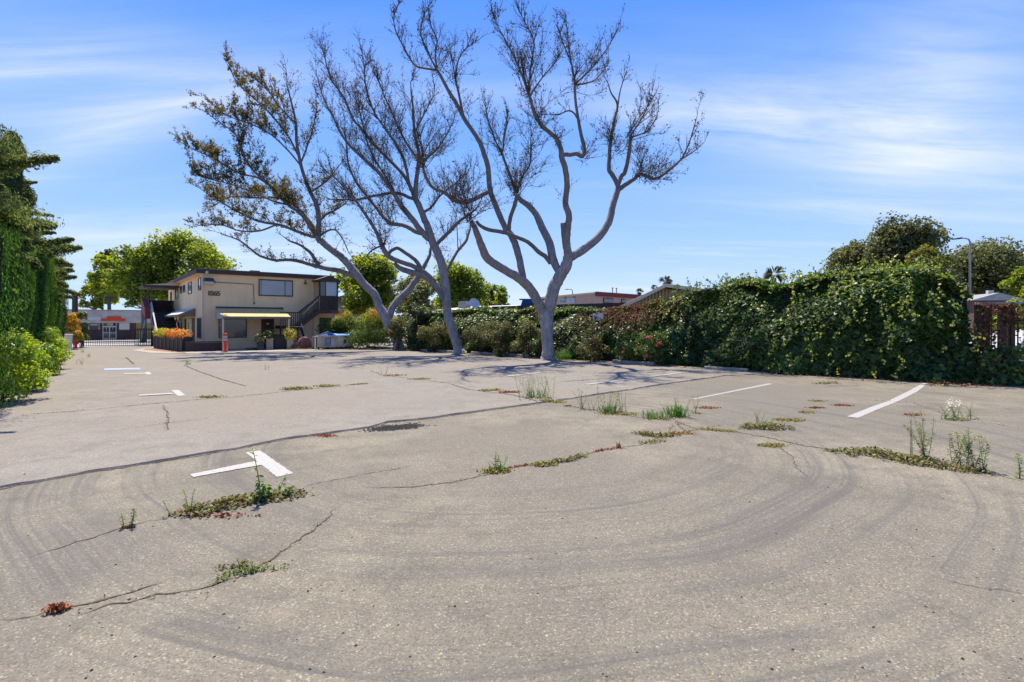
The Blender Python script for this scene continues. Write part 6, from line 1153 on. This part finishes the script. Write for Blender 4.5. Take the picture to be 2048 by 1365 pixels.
def stalks(root, px, py, n, H, spread, lm, leaf=.035, per=26, m='wstem', droop=0, r=.004, tip=None, bush=False, lw_=.24):
    b = G(px, py); b.z = zat(b); mb = MB(); q = []; nn = []; td = []; tq = []
    for _ in range(n):
        a = b+Vector((random.gauss(0, spread*.4), random.gauss(0, spread*.3), 0)); h = H*(random.uniform(.72, 1.05) if n > 1 else 1.0); d = Vector((random.gauss(0, .22), random.gauss(0, .22), 1)).normalized()*1; pts = [a]
        for k in range(6): d = (d+Vector((random.gauss(0, .07), random.gauss(0, .07), -droop*.1))).normalized(); pts.append(pts[-1]+d*h/6)
        mb.tube(pts, [r*(1-.12*k) for k in range(7)], 4, False)
        for k in range(per):
            u_ = (k+random.random())/per; i = min(5, int(u_*6)); c = pts[i].lerp(pts[i+1], u_*6-i); o = perp(Vector((0, 0, 1))); L_ = leaf*(1.15-.55*u_)*random.uniform(.7, 1.2); q.append(tuple(c+o*L_*.5+Vector((0, 0, L_*.2)))); nn.append((o.x*.2, o.y*.2, 1)); td.append((o.x, o.y, .45))
        if tip: 
            for _ in range(tip): tq.append(tuple(pts[-1]+Vector((random.gauss(0, .025), random.gauss(0, .025), random.gauss(0, .03)))))
    mb.build('stems', M[m], root, True); k = len(q); leafmesh('leaves', np.array(q), np.array(nn), leaf*1.1*(.7+.5*RNG.random(k)), lw_, .35, None, lm, root, np.array(td), .1)
    if tq: leafmesh('flower_heads', np.array(tq), np.tile([0, -.4, 1.0], (len(tq), 1)), .028, .9, .7, None, LMwf, root)
def weed(label, px, py, name='weed', cat='weed', group='weeds in the cracks'): b = G(px, py); b.z = zat(b); return empty(name, b, 0, label, cat, group)
def grass_t(root, px, py, n, H, w, lm):
    b = G(px, py); b.z = zat(b); mb = MB()
    for _ in range(n):
        th = random.random()*2*PI; a = b+Vector((random.gauss(0, w*.5), random.gauss(0, w*.35), 0)); d = Vector((math.cos(th)*.55, math.sin(th)*.55, 1)); h = H*random.uniform(.5, 1.1); s = Vector((-math.sin(th), math.cos(th), 0))*.006; m1 = a+d*h*.55; t1 = a+d*h+Vector((math.cos(th), math.sin(th), -.6))*h*.18; mb.poly([a-s, a+s, m1+s*.8, m1-s*.8]); mb.poly([m1-s*.8, m1+s*.8, t1])
    mb.build('blades', lm, root, True)
w = weed('widest near weed mat with an upright leafy sprout, beside the T-shaped mark', 470, 1012); mat_part(w, [(375,1030),(430,1018),(470,1008),(530,998),(590,990)], .17, 1150, .045, LMmat, .07); mat_part(w, [(350,1028),(400,1033),(450,1035),(520,1030)], .06, 90, .04, LMred, .03, 'dry_leaves'); stalks(w, 520, 1003, 1, .52, .01, LMgrn, .055, 22, 'dstem', r=.007, lw_=.55); stalks(w, 515, 1003, 5, .20, .10, LMgrn, .05, 16, lw_=.6); stalks(w, 570, 992, 3, .22, .08, LMgrn, .045, 14, droop=2, lw_=.6)
w = weed('single slim green stalk standing at the left end of the wide weed mat', 380, 1030); stalks(w, 380, 1030, 2, .27, .03, LMgrn, .03, 34); stalks(w, 342, 1033, 1, .15, .01, LMweed, .03, 14)
w = weed('small two-stemmed feathery weed left of the wide mat', 257, 1056); stalks(w, 247, 1056, 1, .13, .01, LMweed, .032, 26); stalks(w, 263, 1054, 2, .16, .03, LMweed, .034, 28); mat_part(w, [(243,1057),(268,1055)], .03, 40, .025, LMred, .02)
w = weed('sprawling grey-green weed on the lowest left crack', 480, 1150); mat_part(w, [(428,1168),(460,1150),(500,1146),(520,1140),(572,1138)], .045, 210, .026, LMweed, .03); mat_part(w, [(435,1140),(485,1135),(490,1130)], .03, 110, .026, LMmat, .04, 'upper_leaves'); stalks(w, 487, 1146, 4, .10, .06, LMweed, .028, 16)
w = weed('small rust red dry tuft on the crack at lower left', 118, 1223); mat_part(w, [(100,1228),(128,1220)], .035, 90, .032, LMred, .05)
w = weed('yellow-green tuft with two seed stalks nearest the photo middle', 990, 945); mat_part(w, [(970,946),(1010,943)], .10, 240, .04, LMyel, .05); stalks(w, 1000, 940, 4, .20, .06, LMgrn, .05, 14); stalks(w, 990, 940, 1, .26, .01, LMweed, .03, 8, 'dstem'); grass_t(w, 995, 943, 30, .12, .06, LMgrn)
w = weed('long low weed mat, yellow at one end, on the middle crack', 1115, 929); mat_part(w, [(1072,932),(1105,930)], .09, 260, .035, LMyel, .04); mat_part(w, [(1105,926),(1140,922),(1165,913)], .07, 260, .035, LMmat, .05, 'green_leaves'); mat_part(w, [(1020,937),(1060,930)], .025, 60, .03, LMred, .02, 'red_leaves')
w = weed('little orange dry tuft between two mats on the middle crack', 1238, 895); mat_part(w, [(1188,905),(1240,896)], .03, 90, .03, LMred, .03); grass_t(w, 1240, 896, 16, .12, .04, LMyel)
w = weed('mat of weed with orange right end, centre right of the lot', 1330, 873); mat_part(w, [(1278,868),(1310,874),(1350,872)], .12, 420, .04, LMmat, .06); mat_part(w, [(1340,868),(1385,868)], .10, 200, .035, leafmat('orange_moss', [(0, (.30, .15, .03)), (1, (.40, .24, .06))], .8, .1), .03, 'orange_leaves'); mat_part(w, [(1282,888),(1330,882)], .08, 130, .035, LMyel, .03, 'yellow_leaves')
w = weed('flat green moss patch right of the orange-ended mat', 1434, 862); mat_part(w, [(1400,859),(1465,864)], .09, 420, .03, LMyel, .025)
w = weed('bushy weed with dark upright stalks, centre right', 1527, 857); mat_part(w, [(1485,856),(1530,858),(1572,858)], .19, 620, .045, LMmat, .10); stalks(w, 1522, 852, 5, .30, .22, LMweed, .03, 14, 'dstem'); stalks(w, 1530, 856, 8, .16, .2, LMgrn, .04, 14)
w = weed('round flat yellow-green patch in front of the bushy weed', 1545, 893); mat_part(w, [(1528,893),(1562,892)], .12, 380, .03, LMyel, .03)
w = weed('orange-yellow flat patch behind the bushy weed', 1580, 842); mat_part(w, [(1562,842),(1598,841)], .15, 330, .035, LMyel, .03)
for (px, py, wd, lm, lab) in ((1612, 826, .12, LMyel, 'small yellow patch in the trail of patches to the wide line'), (1632, 817, .10, LMred, 'small red patch in the trail of patches'), (1685, 812, .13, LMred, 'red patch nearest the wide white line'), (1412, 817, .16, LMred, 'red flat patch beside the grassy weeds'), (1634, 803, .10, LMyel, 'tiny yellow patch farthest along the trail of patches'), (1828, 831, .10, LMred, 'small pinkish patch right of the wide white line'), (650, 873, .10, LMred, 'rust red patch under the broken asphalt edge')):
    w = weed(lab, px, py); mat_part(w, [(px-12, py), (px+12, py-.5)], wd, 150, .035, lm, .02)
w = weed('tall many-stemmed weed clump on the broken asphalt edge', 1075, 797); stalks(w, 1058, 797, 13, .58, .32, LMweed, .05, 20); stalks(w, 1092, 797, 9, .5, .25, LMweed, .05, 20); grass_t(w, 1070, 797, 60, .25, .3, LMgrn)
w = weed('yellow moss mat where the crack meets the broken edge', 1100, 806); mat_part(w, [(1083,803),(1122,806)], .15, 420, .035, LMyel, .05); mat_part(w, [(1128,813),(1142,813)], .06, 60, .03, LMred, .02, 'red_leaves')
w = weed('thin weed clump just right of the tall many-stemmed one', 1172, 818); stalks(w, 1163, 818, 6, .42, .16, LMweed, .045, 16); stalks(w, 1186, 820, 3, .3, .08, LMweed, .04, 14)
w = weed('dense upright weed clump, second right of the tall one', 1222, 826); stalks(w, 1220, 824, 9, .50, .16, LMweed, .05, 22); stalks(w, 1243, 824, 4, .48, .1, LMweed, .045, 22); mat_part(w, [(1200,828),(1268,830)], .14, 260, .04, LMyel, .06); grass_t(w, 1220, 826, 70, .24, .2, LMgrn)
w = weed('fresh green grassy tuft with a spiky head', 1345, 834); grass_t(w, 1354, 834, 110, .30, .22, LMgrn); grass_t(w, 1310, 836, 80, .18, .24, LMgrn); stalks(w, 1356, 832, 5, .38, .15, LMgrn, .05, 14); mat_part(w, [(1295,838),(1340,838)], .1, 130, .035, LMyel, .03)
w = weed('two thin pale stalks right of the grassy tuft', 1392, 826); stalks(w, 1391, 826, 3, .34, .06, LMweed, .03, 12); mat_part(w, [(1385,827),(1402,828)], .05, 50, .03, LMyel, .02)
w = weed('broad weed mat with tall thin stalks along the right crack', 1800, 918); mat_part(w, [(1700,908),(1745,906),(1790,918),(1830,924),(1870,930)], .21, 1250, .045, LMmat, .08); mat_part(w, [(1850,933),(1905,938),(1965,948)], .12, 420, .04, LMmat, .06, 'trailing_leaves'); mat_part(w, [(1650,902),(1690,906)], .05, 90, .035, LMmat, .03, 'tip_leaves'); stalks(w, 1822, 922, 2, .68, .05, LMweed, .02, 10, 'dstem'); stalks(w, 1858, 920, 4, .66, .14, LMweed, .045, 34); stalks(w, 1848, 920, 6, .5, .14, LMweed, .05, 30)
w = weed('tall feathery weed clump at the right end of the broad mat', 1935, 940); stalks(w, 1918, 935, 6, .52, .14, LMweed, .05, 34); stalks(w, 1942, 938, 5, .50, .12, LMweed, .05, 34); stalks(w, 1964, 943, 3, .46, .05, LMgrn, .05, 40)
w = weed('spreading weed with a creamy white flower head', 1912, 840); stalks(w, 1912, 838, 5, .30, .06, LMweed, .04, 22, tip=26); stalks(w, 1890, 838, 5, .34, .10, LMweed, .04, 20, droop=4); stalks(w, 1936, 838, 5, .32, .10, LMweed, .04, 20, droop=4); mat_part(w, [(1892,841),(1930,841)], .1, 120, .04, LMweed, .05)
w = weed('leafy weed cut by the right photo edge', 2048, 958); stalks(w, 2046, 958, 6, .28, .12, LMgrn, .05, 22)
w = weed('flat yellow weed strip on the far crack', 612, 779); mat_part(w, [(572,782),(610,780)], .17, 330, .06, LMyel, .07); mat_part(w, [(640,776),(668,774)], .14, 200, .06, LMyel, .06, 'far_leaves'); mat_part(w, [(690,773),(735,770)], .05, 90, .05, LMyel, .03, 'thin_leaves')
for (px, py, wd, lm, lab) in ((982, 784, .18, LMyel, 'small yellow patch on the crack left of the tall clump'), (840, 761, .22, LMyel, 'small green patch on the far crack in tree shadow'), (788, 754, .2, LMyel, 'tiny yellow patch beside a thin weed in the far shadow'), (1020, 788, .12, LMred, 'small red patch left of the tall clump'), (420, 798, .18, LMyel, 'thin yellow strip near the second T-shaped mark'), (1655, 768, .2, LMmat, 'faint brown patch before the tall ivy')):
    w = weed(lab, px, py); mat_part(w, [(px-16, py), (px+16, py-1)], wd, 170, .05, lm, .04)
for (px, py, n, H, lab) in ((772, 751, 3, .38, 'single thin weed in the far tree shadow'), (375, 731, 9, .28, 'small grass tuft on the far left crack'), (161, 730, 5, .28, 'small dark weed on the drive near the gate'), (178, 716, 5, .2, 'low weed farther up the drive'), (166, 706, 6, .25, 'small weed beside the gate'), (530, 741, 3, .2, 'tiny dark weed left of the tree shadow')):
    w = weed(lab, px, py, group='small weeds far back'); stalks(w, px, py, n, H, .16, LMweed, .05, 12)
w = weed('green grassy tuft growing at the foot of the right tree', 1130, 720); grass_t(w, 1128, 721, 260, .5, .45, LMgrn); stalks(w, 1130, 720, 18, .55, .5, LMweed, .06, 14); mat_part(w, [(1115,722),(1150,723)], .2, 200, .06, LMyel, .06)
# crumbled asphalt at the broken edge, loose pebbles, dead leaves in the gap
M['crumb'] = mat('black_crumbs', (.05, .046, .043), .95, 0, .4, 20); M['pebble'] = mat('pebble', (.36, .34, .30), .9, 0, .4, 20)
def bits(name, pts, m, s):
    mb = MB()
    for p in pts:
        r = s*random.uniform(.4, 1.2); o = len(mb.v)
        for d in ((1,0,0),(0,1,0),(-1,0,0),(0,-1,0),(0,0,.8)): mb.v.append((p[0]+d[0]*r*random.uniform(.6, 1.2), p[1]+d[1]*r*random.uniform(.6, 1.2), p[2]+d[2]*r*random.uniform(.6, 1)))
        mb.f += [(o, o+1, o+4), (o+1, o+2, o+4), (o+2, o+3, o+4), (o+3, o, o+4)]
    return tag(mb.build(name, m), kind='stuff')
pts = []
for _ in range(1500):
    px = random.gauss(792, 24); py = 856-(px-790)*.085+random.gauss(0, 2.4); g_ = G(px, py); g_.z = zat(g_); pts.append(g_)
bits('crumbled_asphalt', pts, M['crumb'], .022)
pts = [G(random.uniform(0, 2048), 700+660*random.random()**.8) for _ in range(260)]
for g_ in pts: g_.z = zat(g_)
bits('dark_pebbles', pts[:170], M['crumb'], .011); bits('pale_pebbles', pts[170:], M['pebble'], .010)
q = []
for a in er[10::1]:
    if random.random() < .55: q.append((a.x+random.gauss(0, .02), a.y-.03+random.gauss(0, .018), random.uniform(.004, .015)))
for (px, py) in ((60, 968), (150, 950), (640, 874)):
    for _ in range(60): g_ = G(px+random.gauss(0, 45), py+random.gauss(0, 1.5)); 
q = np.array(q); tag(leafmesh('edge_litter', q, np.tile([0, 0, 1.0], (len(q), 1)), .022, .5, .6, None, LMred), kind='stuff')
q = []
for (cr, w), z in [(a, 0) for a in CR]+[(a, ZO) for a in CR2]:
    g = [G(px, py, z) for px, py in cr]
    for i in range(len(g)-1):
        L_ = (g[i+1]-g[i]).length
        for _ in range(int(L_*26)):
            p = g[i].lerp(g[i+1], random.random())
            if wob(p.x*2.3, p.y*2.3) > -.1: q.append((p.x+random.gauss(0, .022), p.y+random.gauss(0, .018), z+random.uniform(.008, .02)))
tag(leafmesh('crack_litter', np.array(q), np.tile([0, 0, 1.0], (len(q), 1)), .024*(.5+RNG.random(len(q))), .45, .6, None, LMmat), kind='stuff')
pts = []
for _ in range(700):
    s = random.uniform(0, FL[-1]); p, d = hp(s); nb = Vector((-d.y, d.x, 0)); v_ = p-nb*(abs(random.gauss(0, .35))-.2); pts.append((v_.x, v_.y, ZO+.012))
tag(leafmesh('hedge_litter', np.array(pts), np.tile([0, 0, 1.0], (700, 1)), .075, .6, .5, None, LMdry), kind='stuff')
